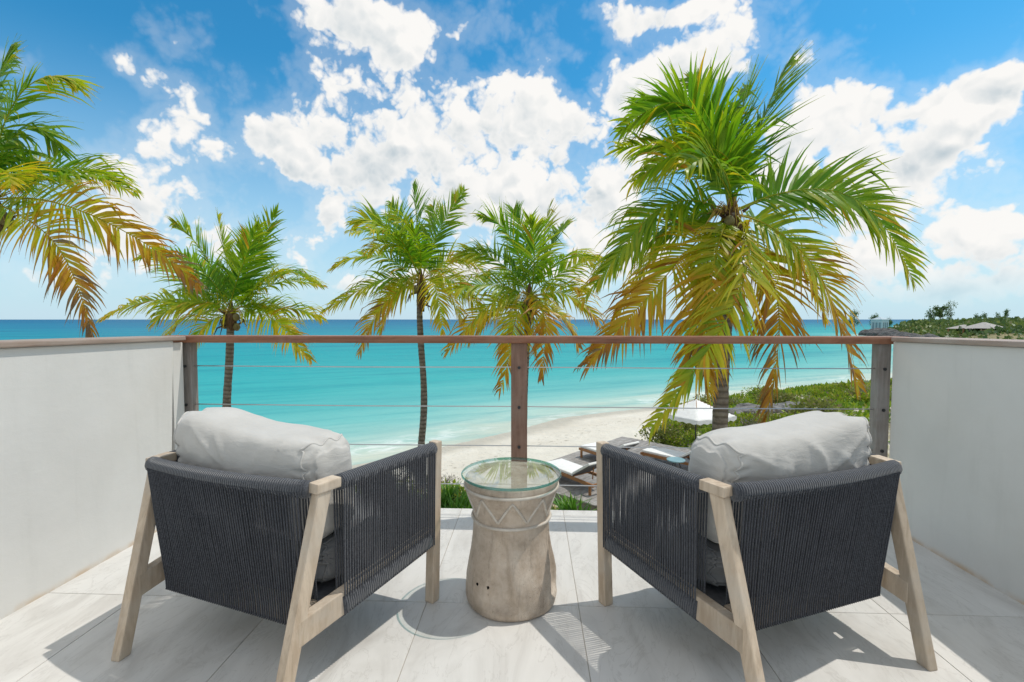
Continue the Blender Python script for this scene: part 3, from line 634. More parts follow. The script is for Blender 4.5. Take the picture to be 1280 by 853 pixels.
# ------------------------------------------------------------------ coconut palms
def bez(P, t): t = np.asarray(t)[:, None]; return (1-t)**2*P[0]+2*t*(1-t)*P[1]+t**2*P[2]
def dbez(P, t): t = np.asarray(t)[:, None]; d = 2*(1-t)*(P[1]-P[0])+2*t*(P[2]-P[1]); return d/np.linalg.norm(d, axis=1)[:, None]
def frond(P, L, tone0, tone1, seed, roll=0.0, droop=.5, wid=.046, step=.05, start=.12):
    roll = max(-1.2, min(1.2, roll*2.0)); rs = np.random.RandomState(seed); P = [np.asarray(p, float) for p in P]
    ln = np.linalg.norm(np.diff(bez(P, np.linspace(0, 1, 60)), axis=0), axis=1).sum(); sc = ln/3.2
    ph = rs.uniform(0, 6.28, 6); wob = rs.normal(size=(2, 3))*.035*ln
    def path(t): t = np.asarray(t); return bez(P, t)+np.sin(3.1*t+ph[0])[:, None]*wob[0]*t[:, None]+np.sin(6.3*t+ph[1])[:, None]*wob[1]*.5*t[:, None]
    def tang(t): t = np.asarray(t); d = path(np.clip(t+.01, 0, 1.02))-path(t-.01); return d/np.linalg.norm(d, axis=1)[:, None]
    n = max(14, int(ln*(1-start)/step)); t = start+(1-start)*(np.arange(n)+.5)/n
    V = []; F = []; T = []
    def emit(v, f, tn): o = len(V); V.extend(v); F.extend([[i+o for i in q] for q in f]); T.extend(tn)
    tk = np.linspace(0, 1, 18); rp = path(tk); rd = tang(tk)
    ref = np.array([0, 0, 1.0]) if abs(rd[0][2]) < .95 else np.array([0, 1.0, 0])
    vs = []
    for k in range(18):
        A = np.cross(rd[k], ref); A = A/(np.linalg.norm(A)+1e-9); B = np.cross(A, rd[k]); r = (.019*(1-k/17)**1.1+.003)*sc*(2.0 if k == 0 else 1)
        vs += [rp[k]+A*r, rp[k]+B*r*.7, rp[k]-A*r, rp[k]-B*r*.7]
    emit(vs, [[i*4+k, i*4+(k+1) % 4, (i+1)*4+(k+1) % 4, (i+1)*4+k] for i in range(17) for k in range(4)], [min(1, .42+.25*tone1)]*72)
    C = path(t); D = tang(t); tear = rs.uniform(.2, .95, 3); tw = rs.uniform(-.5, .5)
    for i in range(n):
        x = t[i]; Tn = D[i]; S = np.cross(Tn, ref); S = S/(np.linalg.norm(S)+1e-9); N = np.cross(S, Tn)
        rl = roll+tw*x; cr, sr = math.cos(rl), math.sin(rl); S, N = S*cr+N*sr, N*cr-S*sr
        prof = (min(1, x/.26)**.6)*(1-.70*max(0, (x-.45)/.55)**1.7)
        for sgn in (-1, 1):
            clump = math.sin(17*x+ph[2]+sgn)+.6*math.sin(41*x+ph[3]*sgn)
            if rs.rand() < .03 or np.min(np.abs(tear-x)) < .008: continue
            a = R(64-40*x+8*clump+rs.uniform(-9, 9)); l = L*prof*rs.uniform(.72, 1.12)
            d = Tn*math.cos(a)+S*sgn*math.sin(a)+N*(.20+.08*clump+rs.uniform(-.16, .16)); d = d/np.linalg.norm(d)
            p = C[i].copy(); w0 = wid*rs.uniform(.7, 1.2); k = 1.2*droop*rs.uniform(.55, 1.5)*(1+.25*clump)
            kink = rs.randint(1, 3) if rs.rand() < .09 else 9
            vs = []; tn = []; tb = tone0+.03+(tone1-tone0)*1.15*x**1.15+rs.normal()*.07+.03*clump
            if rs.rand() < .03: tb += .3
            for j, (ww) in enumerate((.5, 1.0, .8, .42, 0.0)):
                W = Tn-d*(Tn@d); W = W/(np.linalg.norm(W)+1e-9)
                vs += [p-W*w0*ww*.5, p+W*w0*ww*.5+(N*.004)]; tn += [tb+.035*j+(.30*max(0, tone1-.32)*(j-2)/2 if j > 2 else 0)]*2
                p = p+d*(l/4); d = d+np.array([0, 0, -1.0])*k*(.22+.17*j)+(np.array([0, 0, -1.2]) if j == kink else 0); d = d/np.linalg.norm(d)
            emit(vs, [[2*j, 2*j+1, 2*j+3, 2*j+2] for j in range(4)], tn)
    return np.array(V), np.array(F), np.clip(np.array(T), 0, 1)
def make_palm(label, Y, crown_px, trunk_px, fronds, L, rad, seed, wid=.034, step=.046, skirt=.3, auto=9, fruit=0):
    """crown_px: where the fronds meet; trunk_px: pixels down the stem; fronds: (control px, tip px, control depth, tip depth, tone0, tone1, roll, droop)"""
    rs = np.random.RandomState(seed); c = at(*crown_px, Y)
    path = [at(*p, Y) for p in trunk_px]; b = path[-1]; gz = lz(b[0], b[1])-.05
    d = path[-1]-path[-2]; path.append(np.array([b[0]+d[0]*.25, b[1]+.03, gz])) if b[2] > gz+.2 else None
    root = empty('palm_tree', tuple(path[-1])); tag(root, label, 'palm tree', 'coconut palms along the beach'); off = path[-1]
    pts = []; PP = [path[0]]+path
    full = [c]+path; k = 12
    tp = np.array(full); seglen = np.concatenate([[0], np.cumsum(np.linalg.norm(np.diff(tp, axis=0), axis=1))]); ts = np.linspace(0, seglen[-1], max(20, int(seglen[-1]/.055)))
    sm = np.stack([np.interp(ts, seglen, tp[:, i]) for i in range(3)], -1)
    ker = np.ones(15)/15
    for i in range(3): pad = np.pad(sm[:, i], 7, mode='reflect', reflect_type='odd'); sm[:, i] = np.convolve(pad, ker, 'valid')
    rr = rad*(.80+.30*(ts/ts[-1])**2+.45*np.clip((ts/ts[-1]-.9)/.1, 0, 1)**2)*(1+.018*((np.arange(len(ts)) % 2)*2-1)+.03*np.sin(ts*3.7+seed)+.02*rs.normal(size=len(ts)))
    m = MB(); m.tube([tuple(p-off) for p in sm], list(rr), 12); m.build('trunk', 'palm_trunk', root, True, 'along')
    # crown: fibrous boots and old leaf bases
    m = MB(); cl = c-off; pr = [(rad*.82, -skirt*1.9), (rad*1.0, -skirt*1.3), (rad*1.1, -skirt*.7), (rad*1.0, -skirt*.2), (rad*.65, .06), (rad*.3, .30), (0.0, .38)]
    m.lathe([(r, z) for r, z in pr], 18, lambda th, z, r: r*.22*math.sin(5*th+7*z+seed)); m.v = [(x+cl[0], y+cl[1], z+cl[2]) for x, y, z in m.v]
    for kk in range(9):
        a = rs.uniform(0, 6.28); z = rs.uniform(-skirt*1.5, .05); q = np.array([math.cos(a), math.sin(a), 0]); p0 = cl+q*rad*1.2+np.array([0, 0, z]); ll = rs.uniform(.15, .45)
        up = rs.rand() < .55; m.tube([tuple(p0), tuple(p0+q*ll*.5+np.array([0, 0, .3*ll if up else -.2*ll])), tuple(p0+q*ll*.75+np.array([0, 0, .55*ll if up else -.8*ll]))], [.03, .02, .006], 5)
    crown = m.build('crown', 'palm_fibre', root, True)
    for i, (cp, tpx, dc, dt, t0, t1, roll, droop) in enumerate(fronds):
        p0 = c+rs.uniform(-.05, .05, 3)*(1, 1, .6); V, F, T = frond([p0-off, at(*cp, Y+dc)-off, at(*tpx, Y+dt)-off], L*rs.uniform(.92, 1.06), t0, t1, seed*100+i, roll, droop, wid, step)
        link('frond', np_mesh('frond', V, F, T), 'palm_leaf', crown)
    for i in range(auto):
        a = 2.4*i+seed; e = [1.1, .75, .45, .1, -.3, -.7, .9, .3][i % 8]+rs.uniform(-.12, .12); Lf = L*rs.uniform(3.0, 3.7)
        q = np.array([math.cos(a), math.sin(a), 0]); mid = c+q*Lf*.5*math.cos(e)+np.array([0, 0, Lf*.5*math.sin(e)+.18*Lf]); tip = c+q*Lf*.88*math.cos(e*.7)+np.array([0, 0, Lf*(.75*math.sin(e)-.20)])
        t0 = np.clip(.30-.28*e+rs.uniform(-.05, .05), .05, .6); V, F, T = frond([c-off, mid-off, tip-off], L*rs.uniform(.85, 1.0), t0, min(.9, t0+.28), seed*100+50+i, rs.uniform(-.3, .3), .55, wid, step)
        link('frond', np_mesh('frond', V, F, T), 'palm_leaf', crown)
    for i in range(fruit):
        a = rs.uniform(0, 6.28); q = c-off+np.array([math.cos(a)*rad*1.5, math.sin(a)*rad*1.5, -rs.uniform(.08, .38)]); m = MB()
        m.lathe([(0, -.11), (.05, -.09), (.085, -.03), (.085, .03), (.05, .09), (0, .11)], 10); m.v = [(x+q[0], y+q[1], z+q[2]) for x, y, z in m.v]; m.build('coconut', 'coconut', crown, True)
    for i in range(4):
        a = rs.uniform(0, 6.28); q = np.array([math.cos(a), math.sin(a), 0]); b0 = c-off; m = MB()
        for k in range(7):
            e = q+rs.normal(size=3)*.35; m.tube([tuple(b0+np.array([0, 0, .02])), tuple(b0+e*.25+np.array([0, 0, .12])), tuple(b0+e*.48+np.array([0, 0, -.12-.2*rs.rand()]))], [.011, .008, .004], 4)
        m.build('flower_stalk', 'stalk', crown, True)
    return root
# tall palm behind the shaded-wall chair
make_palm('large coconut palm with orange lower fronds behind the right-hand railing cables', 8.4, (915, 268), [(913, 300), (908, 380), (904, 440), (901, 500), (899, 560)], [
    ((948, 150), (992, 72), .2, .3, .12, .30, .9, .10), ((900, 80), (778, 160), -.2, -.5, .10, .26, .5, .45), ((935, 120), (785, 228), -.5, -1.0, .16, .36, .45, .6),
    ((900, 130), (865, 100), .5, .9, .10, .24, .4, .2), ((885, 120), (805, 130), .3, .8, .10, .25, .45, .4), ((890, 150), (775, 190), -.1, -.2, .14, .32, .5, .5), ((925, 160), (935, 108), .6, 1.0, .12, .28, .3, .15), ((915, 170), (850, 205), -.9, -1.5, .16, .34, .4, .5),
    ((815, 205), (726, 380), -.2, -.3, .22, .38, .5, .75), ((845, 250), (745, 350), .4, .6, .22, .42, .4, .75), ((845, 305), (736, 465), -.4, -.6, .36, .72, .5, .6), ((985, 315), (822, 525), -1.0, -1.4, .44, .42, .5, .45),
    ((1060, 180), (1140, 350), -.2, -.5, .18, .36, -.6, .35), ((1040, 200), (1125, 290), .3, .5, .18, .36, -.5, .5), ((1025, 275), (1084, 495), -.3, -.6, .30, .72, -.5, .5), ((985, 350), (975, 510), -.2, -.3, .50, .82, -.3, .6), 
    ((875, 315), (890, 490), -.8, -1.1, .40, .66, .3, .5), ((895, 320), (850, 470), -.6, -.9, .42, .66, .5, .5), ((850, 260), (770, 400), .8, 1.2, .28, .5, .3, .7), ((980, 260), (1030, 400), .9, 1.4, .28, .55, -.3, .6)],
    .98, .14, 1, .054, .042, .26, 0, 5)
make_palm('slender coconut palm with tall bare stem between the chair and middle post', 12.6, (526, 352), [(524, 385), (526, 430), (530, 480), (530, 520), (526, 560)], [
    ((520, 275), (515, 234), .3, .6, .12, .24, .6, .2), ((548, 290), (576, 238), 0, .2, .16, .36, .8, .2), ((485, 255), (440, 283), -.2, -.4, .20, .40, .4, .5), ((500, 285), (488, 258), .6, 1.0, .14, .3, .4, .3),
    ((470, 298), (418, 335), .1, .2, .24, .45, .4, .6), ((465, 335), (408, 388), -.3, -.5, .28, .48, .4, .7), ((485, 355), (450, 445), -.4, -.6, .42, .66, .5, .6), ((565, 300), (608, 345), .2, .3, .30, .50, -.4, .6),
    ((568, 330), (602, 395), -.3, -.5, .28, .52, -.4, .7), ((550, 335), (553, 415), -.8, -1.1, .46, .56, -.3, .6), ((505, 290), (462, 310), -.8, -1.2, .28, .46, .3, .6), ((540, 280), (542, 256), .8, 1.3, .12, .3, .2, .2), ((500, 335), (465, 395), .9, 1.4, .3, .5, .2, .6), ((555, 315), (585, 370), 1.0, 1.5, .3, .5, -.2, .6), ((495, 345), (475, 415), .2, .3, .4, .62, .4, .6), ((530, 285), (500, 275), -.7, -1.1, .2, .4, .3, .5), ((560, 340), (580, 420), .3, .4, .4, .6, -.3, .6)],
    .86, .10, 2, .052, .046, .42, 2, 3)
make_palm('coconut palm with drooping yellow fronds rising behind the middle railing post', 11.8, (662, 372), [(660, 400), (657, 450), (655, 500), (653, 560)], [
    ((672, 310), (687, 260), 0, .1, .28, .44, .9, .15), ((640, 265), (604, 266), .3, .5, .14, .3, .4, .4), ((690, 300), (706, 282), .4, .8, .12, .27, .3, .3), ((655, 290), (648, 268), .8, 1.2, .12, .25, .4, .2),
    ((615, 296), (570, 325), 0, .2, .24, .46, .4, .55), ((615, 345), (566, 362), -.3, -.5, .24, .44, .4, .7), ((612, 360), (560, 438), -.4, -.6, .38, .60, .5, .6), ((640, 395), (612, 488), -.6, -.8, .42, .66, .4, .55),
    ((682, 360), (690, 478), -.9, -1.2, .52, .74, 0, .5), ((712, 322), (750, 330), .2, .4, .28, .46, -.4, .6), ((714, 350), (754, 408), -.2, -.4, .30, .60, -.4, .65), ((700, 380), (722, 435), .5, .8, .42, .68, -.3, .6), ((640, 330), (605, 345), .9, 1.5, .22, .4, .2, .6), ((630, 385), (640, 450), .5, .8, .42, .64, .2, .6), ((675, 300), (665, 275), -.5, -.8, .18, .34, .3, .3), ((625, 370), (585, 425), .4, .6, .34, .56, .4, .6), ((695, 345), (735, 365), -.8, -1.2, .3, .5, -.3, .6), ((670, 370), (672, 445), .2, .3, .5, .7, 0, .6)],
    .84, .105, 3, .052, .046, .30, 2, 6)
make_palm('upright green coconut palm rising behind the chair by the sunlit wall', 12.4, (289, 392), [(288, 410), (287, 450), (284, 490), (283, 515), (285, 560)], [
    ((312, 330), (345, 266), 0, .2, .12, .26, .7, .15), ((262, 300), (212, 284), -.2, -.3, .18, .40, .45, .35), ((284, 330), (272, 270), .1, .2, .28, .42, .9, .1), ((240, 345), (194, 318), .2, .4, .18, .4, .4, .4),
    ((235, 348), (194, 410), -.5, -.7, .32, .48, .4, .75), ((330, 335), (399, 362), -.1, -.2, .20, .42, -.4, .55), ((345, 375), (398, 398), .2, .4, .24, .45, -.3, .7), ((350, 380), (392, 447), -.5, -.6, .40, .56, -.45, .6),
    ((250, 400), (238, 440), -.4, -.7, .40, .55, .3, .6), ((215, 348), (124, 405), .1, .1, .26, .52, .4, .6), ((300, 330), (312, 292), .7, 1.1, .12, .27, 0, .2), ((320, 350), (352, 345), -.8, -1.2, .24, .42, -.3, .6), ((268, 340), (238, 322), .9, 1.4, .14, .3, .2, .5), ((325, 360), (375, 420), .4, .6, .34, .52, -.3, .6), ((255, 375), (205, 425), .5, .7, .34, .52, .3, .6), ((296, 320), (325, 285), -.4, -.7, .16, .32, .4, .3)],
    .90, .115, 4, .052, .046, .24, 2, 4)
make_palm('coconut palm beyond the sunlit wall with fronds browning at the tips', 7.0, (-14, 252), [(-14, 300), (-16, 380), (-19, 470), (-20, 560)], [
    ((8, 48), (112, 98), .1, .2, .18, .42, .5, .35), ((25, 110), (64, 185), .5, .9, .12, .24, .4, .5), ((80, 192), (166, 240), .2, .3, .22, .40, -.25, .7), ((70, 180), (150, 225), .5, .6, .16, .34, -.5, .5), ((110, 232), (228, 352), -.1, -.2, .40, .74, -.5, .6),
    ((60, 268), (114, 425), -.4, -.6, .34, .86, -.5, .5), ((-50, 90), (-130, 110), 0, .2, .12, .3, .3, .5), ((-90, 190), (-200, 300), 0, 0, .2, .5, .3, .6), ((-70, 270), (-130, 420), -.3, -.4, .4, .7, .3, .6),
    ((-15, 110), (15, 50), .4, .6, .12, .24, .4, .3), ((15, 130), (40, 235), .6, 1.0, .14, .3, -.3, .6), ((10, 190), (8, 230), -.5, -.9, .36, .5, 0, .3), ((35, 190), (85, 225), .9, 1.3, .16, .32, -.3, .6)],
    .78, .13, 5, .046, .040, .26, 0, 4)

# ------------------------------------------------------------------ sun deck with loungers, parasol and small table
dk = empty('sun_deck', (DECK_C[0], DECK_C[1], DECK_Z), math.atan2(DECK_U[1], DECK_U[0])); tag(dk, 'weathered grey timber sun deck on the sand', None, None, 'structure')
pw = .145; me0 = None
for k in range(int(DECK_LV/pw)):
    if me0 is None:
        m = MB(); m.box((0, -.069, -.03), (DECK_LU, .069, 0), .004); o = m.build('plank', 'deck_wood', dk); me0 = o.data
    else: o = bpy.data.objects.new('plank', me0); col.objects.link(o); o.parent = dk
    o.location = (random.uniform(-.02, .02), -(k+.5)*pw, random.uniform(-.003, .003))
for i in range(5):
    m = MB(); m.box((.1+i*1.5, -DECK_LV, -.75), (.2+i*1.5, -.02, -.034)); m.build('joist', 'deck_wood', dk)
def make_lounger():
    root = empty('sun_lounger')
    L, W, h = 2.0, .70, .30
    for sx in (-1, 1):
        m = MB(); m.box((-L/2, sx*W/2-.025, h-.075), (L/2, sx*W/2+.025, h), .006); m.build('side_rail', 'lounger_wood', root)
        for x in (-L/2+.10, L/2-.12): m = MB(); m.box((x-.03, sx*W/2-.024, 0), (x+.03, sx*W/2+.024, h-.0755), .004); m.build('leg', 'lounger_wood', root)
    for x in (-L/2+.03, L/2-.03): m = MB(); m.box((x-.025, -W/2+.026, h-.07), (x+.025, W/2-.026, h-.005), .004); m.build('end_rail', 'lounger_wood', root)
    for k in range(9): m = MB(); x = -L/2+.12+k*.13; m.box((x-.04, -W/2+.026, h-.03), (x+.04, W/2-.026, h-.008)); m.build('slat', 'lounger_wood', root)
    bx = .22
    m = MB(); m.box((-L/2+.03, -W/2+.01, h+.002), (bx, W/2-.01, h+.075), .02); m.build('mattress', 'white_fabric', root, True)
    c, s_ = math.cos(R(33)), math.sin(R(33))
    def tl(p): x, y, z = p; return (bx+.01+x*c-z*s_, y, h+.012+x*s_+z*c)
    def tb(lo, hi): x0, y0, z0 = lo; x1, y1, z1 = hi; return [tl(q) for q in ((x0, y0, z0), (x1, y0, z0), (x1, y1, z0), (x0, y1, z0), (x0, y0, z1), (x1, y0, z1), (x1, y1, z1), (x0, y1, z1))]
    m = MB(); m.hexa(tb((0, -W/2+.03, 0), (.72, W/2-.03, .02)), .004); m.build('backrest', 'grey_sling', root)
    m = MB(); m.hexa(tb((.02, -W/2+.015, .022), (.74, W/2-.015, .085)), .02); m.build('back_mattress', 'white_fabric', root, True)
    m = MB(); m.tube([(.62, 0, h-.03), tl((.5, 0, 0))], .016, 6); m.build('prop', 'lounger_wood', root)
    return root
def on_deck(px, py): return ground(px, py, DECK_Z)
lo = make_lounger(); ang = math.atan2(-.79, .61)
specs = [(ground(720, 590, -2.9), ang, 'teak sun lounger with white mattress, nearest the glass topped table'),
         (ground(748, 565, -2.9)+np.array([.35, -.1, 0]), ang, 'teak sun lounger on the seaward edge of the deck, only its white foot end showing'),
         (ground(846, 571, -2.9), ang+R(8), 'teak sun lounger under the white parasol beside a small table')]
for i, (p, a, lb) in enumerate(specs):
    o = lo if i == 0 else copy_tree(lo); o.location = (p[0], p[1], DECK_Z+.003); o.rotation_euler = (0, 0, a); tag(o, lb, 'lounger', 'sun loungers on the deck')
p = ground(840, 567, -2.72)
st = empty('drinks_table', (p[0]-.05, p[1]-.55, DECK_Z+.003)); tag(st, 'small round teal table beside the lounger under the parasol', 'table')
m = MB(); m.lathe([(0, .43), (.24, .43), (.25, .44), (.25, .46), (.24, .468), (0, .468)], 32); m.build('table_top', 'teal_paint', st)
for k in range(3): a = 2.1*k; m = MB(); m.tube([(.07*math.cos(a), .07*math.sin(a), .432), (.19*math.cos(a), .19*math.sin(a), 0)], .014, 8); m.build('leg', 'dark_metal', st)
pb = ground(869, 574, DECK_Z)
um = empty('beach_parasol', tuple(pb+np.array([0, 0, .003])), R(28)); um.scale = (.80, .80, .77); tag(um, 'white canvas parasol on a dark pole above the deck', 'parasol')
m = MB(); m.tube([(0, 0, .05), (0, 0, 2.62)], .024, 10); m.build('pole', 'dark_metal', um, True)
m = MB(); m.lathe([(0, 0), (.28, 0), (.28, .04), (.05, .06), (.035, .30), (0, .30)], 28); m.build('base', 'dark_metal', um)
n = 8; g = 9; hw = 1.02
m = MB(); N = 24; vs = []; 
for i in range(N+1):
    for j in range(N+1):
        x = -1+2*i/N; y = -1+2*j/N; q = max(abs(x), abs(y)); e = abs(abs(x)-abs(y)); vs.append((x*hw, y*hw, 2.46-.62*q**.92-.05*e*q+.01*math.sin(9*x)*q))
m.add(vs, [(i*(N+1)+j, (i+1)*(N+1)+j, (i+1)*(N+1)+j+1, i*(N+1)+j+1) for i in range(N) for j in range(N)])
canopy = m.build('canopy', 'white_fabric', um, True); md = canopy.modifiers.new('thick', 'SOLIDIFY'); md.thickness = .006
m = MB()
for (ax, s_) in ((0, 1), (0, -1), (1, 1), (1, -1)):
    for k in range(6):
        a0 = -hw+2*hw*k/6; a1 = a0+2*hw/6; q = lambda a, dz: ((a, s_*hw, 1.80+.02*0-dz) if ax == 0 else (s_*hw, a, 1.80-dz))
        z0 = lambda a: 2.46-.62-.05*abs(1-abs(a/hw)); 
        P4 = [(a0, z0(a0)), (a1, z0(a1)), (a1, z0(a1)-.11), ((a0+a1)/2, z0(a0)-.17), (a0, z0(a0)-.11)]
        m.add([(a, s_*hw*1.003, z) if ax == 0 else (s_*hw*1.003, a, z) for a, z in P4], [(0, 1, 2, 3, 4)])
m.build('valance', 'white_fabric', canopy)
for k in range(4):
    a = R(45+90*k); m = MB(); m.tube([(0, 0, 2.44), (hw*1.39*math.cos(a), hw*1.39*math.sin(a), 1.815)], .012, 6); m.build('rib', 'lounger_wood', um)

# ------------------------------------------------------------------ dune plants
def leaf_cloud(n, size, rs, shape, lmin=.05, lmax=.10, wr=.55, up=.3):
    """n leaf quads through a lumpy dome of radius size; returns V,F,tone"""
    k = 0; lob = [(rs.uniform(-.5, .5)*size, rs.uniform(-.5, .5)*size, rs.uniform(.2, .65)*size*shape, rs.uniform(.35, .6)*size) for _ in range(9)]
    li = rs.randint(0, 9, n); d = rs.normal(size=(n, 3)); d /= np.linalg.norm(d, axis=1)[:, None]; r = rs.uniform(.55, 1.05, n)
    L = np.array(lob)[li]; C = L[:, :3]+d*(r*L[:, 3])[:, None]*np.array([1, 1, shape]); C[:, 2] = np.abs(C[:, 2])+.02
    out = d+np.array([0, 0, up])+rs.normal(size=(n, 3))*.45; out /= np.linalg.norm(out, axis=1)[:, None]
    s = rs.normal(size=(n, 3)); s = s-(s*out).sum(1)[:, None]*out; s /= np.linalg.norm(s, axis=1)[:, None]; nn = np.cross(s, out)
    l = rs.uniform(lmin, lmax, n)[:, None]; w = l*wr
    V = np.stack([C, C+out*l*.5+s*w*.5+nn*l*.12, C+out*l, C+out*l*.5-s*w*.5+nn*l*.12], 1).reshape(-1, 3)
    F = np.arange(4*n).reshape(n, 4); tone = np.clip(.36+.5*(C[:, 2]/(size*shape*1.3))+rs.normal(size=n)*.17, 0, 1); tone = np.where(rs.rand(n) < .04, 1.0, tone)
    return V, F, np.repeat(tone, 4)
def shrub_mesh(seed, n, size, shape, **k):
    rs = np.random.RandomState(seed); V, F, T = leaf_cloud(n, size, rs, shape, **k); return np_mesh('foliage', V, F, T)
def stems_mesh(seed, size):
    rs = random.Random(seed); m = MB()
    for _ in range(9):
        a = rs.uniform(0, 6.28); r = rs.uniform(.2, .7)*size; m.tube([(0, 0, -.05), (r*.4*math.cos(a), r*.4*math.sin(a), .3*size), (r*math.cos(a), r*math.sin(a), .65*size)], [.018, .013, .005], 5)
    me = bpy.data.meshes.new('stems'); me.from_pydata(m.v, [], m.f); me.attributes.new('tone', 'FLOAT', 'POINT'); return me
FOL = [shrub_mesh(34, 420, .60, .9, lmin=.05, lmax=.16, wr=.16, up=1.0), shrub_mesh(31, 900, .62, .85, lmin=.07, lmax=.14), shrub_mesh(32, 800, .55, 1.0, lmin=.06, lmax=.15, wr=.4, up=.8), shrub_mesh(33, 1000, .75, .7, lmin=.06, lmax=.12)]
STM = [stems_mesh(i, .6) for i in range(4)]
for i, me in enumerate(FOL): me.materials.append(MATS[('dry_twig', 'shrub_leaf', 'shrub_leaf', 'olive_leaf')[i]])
for me in STM: me.materials.append(MATS['dry_twig'])
rs = np.random.RandomState(5)
PATCH = [('growing in the bank behind the sun deck', 'shrubs on the bank behind the deck', [(x, y) for x, y in zip(rs.uniform(3.2, 11, 900), rs.uniform(16.3, 23, 900))], 95, .95),
         ('in the planting below the balcony edge', 'shrubs below the balcony edge', [(x, y) for x, y in zip(rs.uniform(-5, 2.2, 300), rs.uniform(8.0, 13.4, 300))], 34, .8),
         ('among the rocks and sand patches beyond the deck', 'shrubs beyond the deck', [(x, y) for x, y in zip(rs.uniform(8, 30, 500), rs.uniform(18, 42, 500))], 70, 1.35)]
PAL = []
for label, group, cand, cnt, scl in PATCH:
    placed = []
    for (x, y) in cand:
        if len(placed) >= cnt: break
        if veg_mask(np.array([x]), np.array([y]))[0] < .8 and group != 'shrubs below the balcony edge': continue
        if in_deck(np.array([x]), np.array([y]), .55)[0]: continue
        if float(shore_dist(np.array([x]), np.array([y]))[0]) < (1.6 if x > 10 else 4): continue
        if .38 < x/y < .62 and 19.5 < y < 26: continue
        if any((x-a)**2+(y-b)**2 < (.62*scl)**2 for a, b in placed): continue
        placed.append((x, y)); k = rs.choice(4, p=[.20, .26, .34, .20]); s = scl*rs.uniform(.6, 1.35)
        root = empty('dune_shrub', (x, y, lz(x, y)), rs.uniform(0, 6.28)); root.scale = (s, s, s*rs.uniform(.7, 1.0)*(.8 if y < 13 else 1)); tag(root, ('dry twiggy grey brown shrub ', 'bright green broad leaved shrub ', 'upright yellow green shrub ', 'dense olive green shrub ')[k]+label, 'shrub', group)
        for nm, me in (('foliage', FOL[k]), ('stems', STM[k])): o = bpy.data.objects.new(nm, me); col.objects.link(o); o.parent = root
# ground cover between the shrubs
n = 42000; gx = rs.uniform(-9, 34, n*2); gy = rs.uniform(5.2, 46, n*2); gs = shore_dist(gx, gy)
P3 = np.stack([gx, gy, 0*gx], -1); keep = (veg_mask(gx, gy) > rs.rand(2*n)) & ~in_deck(gx, gy, .1) & (gs > np.where(gx > 10, 1.2, 4.5)) & (vnoise(P3, 21, .8)+.45*rs.rand(2*n) > .06) & ~((gx/gy > .40) & (gx/gy < .60) & (gy > 21) & (gy < 25.8) & (rs.rand(2*n) < .85))
keep |= (gy < 13.3) & (gx < 2.5) & (gx > -8) & (rs.rand(2*n) < .75) & ~in_deck(gx, gy, .1)
gx, gy = gx[keep], gy[keep]; gz = land_z(gx, gy); n = len(gx)
d = rs.normal(size=(n, 3))*.6+np.array([0, 0, .8]); d /= np.linalg.norm(d, axis=1)[:, None]; sv = rs.normal(size=(n, 3)); sv -= (sv*d).sum(1)[:, None]*d; sv /= np.linalg.norm(sv, axis=1)[:, None]
hgt = np.abs(vnoise(P3[keep], 22, .9))*.28; l = rs.uniform(.10, .24, n)[:, None]*(1+np.clip((gy-14)/25, 0, 1.4))[:, None]; C = np.stack([gx, gy, gz+rs.rand(n)*hgt], -1)
V = np.stack([C, C+d*l*.5+sv*l*.25, C+d*l, C+d*l*.5-sv*l*.25], 1).reshape(-1, 3)
T = np.repeat(np.clip(.55+.3*vnoise(P3[keep], 23, .7)+rs.normal(size=n)*.2, 0, 1), 4)
tag(link('ground_cover', np_mesh('ground_cover', V, np.arange(4*n).reshape(n, 4), T), 'shrub_leaf'), 'low green creeping ground cover on the dunes', 'ground cover', None, 'stuff')
# strap-leaved lilies directly below the balcony edge
def strap_mesh(seed):
    r2 = np.random.RandomState(seed); V = []; F = []; T = []
    for k in range(26):
        a = r2.uniform(0, 6.28); L = r2.uniform(.5, .85); q = np.array([math.cos(a), math.sin(a), 0]); sd = np.array([-q[1], q[0], 0]); lean = r2.uniform(.15, .9); o = len(V)
        for j in range(5):
            u = j/4; p = q*(L*lean*u**1.3)+np.array([0, 0, L*(u-.45*lean*u*u)]); w = .03*(1-u**3)+.002; V += [p-sd*w, p+sd*w]; T += [.25+.6*u*r2.rand()]*2
        F += [[o+2*j, o+2*j+1, o+2*j+3, o+2*j+2] for j in range(4)]
    me = np_mesh('leaf_tuft', np.array(V), np.array(F), T); me.materials.append(MATS['strap_leaf']); return me
SM = [strap_mesh(41), strap_mesh(42)]
pts = [ground(px, py, -3.15) for px, py in ((552, 628), (562, 622), (573, 630), (583, 624), (590, 632), (600, 628), (568, 640), (555, 645), (585, 643), (545, 632), (530, 636), (705, 634), (714, 638), (722, 641), (731, 645), (700, 645), (715, 650))]
for i, p in enumerate(pts):
    if in_deck(p[:1], p[1:2], .1)[0]: p[:2] -= DECK_U*.7
    o = bpy.data.objects.new('strap_lily', SM[i % 2]); col.objects.link(o); o.location = (p[0], p[1], lz(p[0], p[1])-.02); o.rotation_euler = (0, 0, i*1.7); s = random.uniform(.8, 1.15); o.scale = (s, s, s)
    tag(o, 'strap leaved lily clump growing just below the balcony edge', 'plant', 'lilies below the balcony edge')

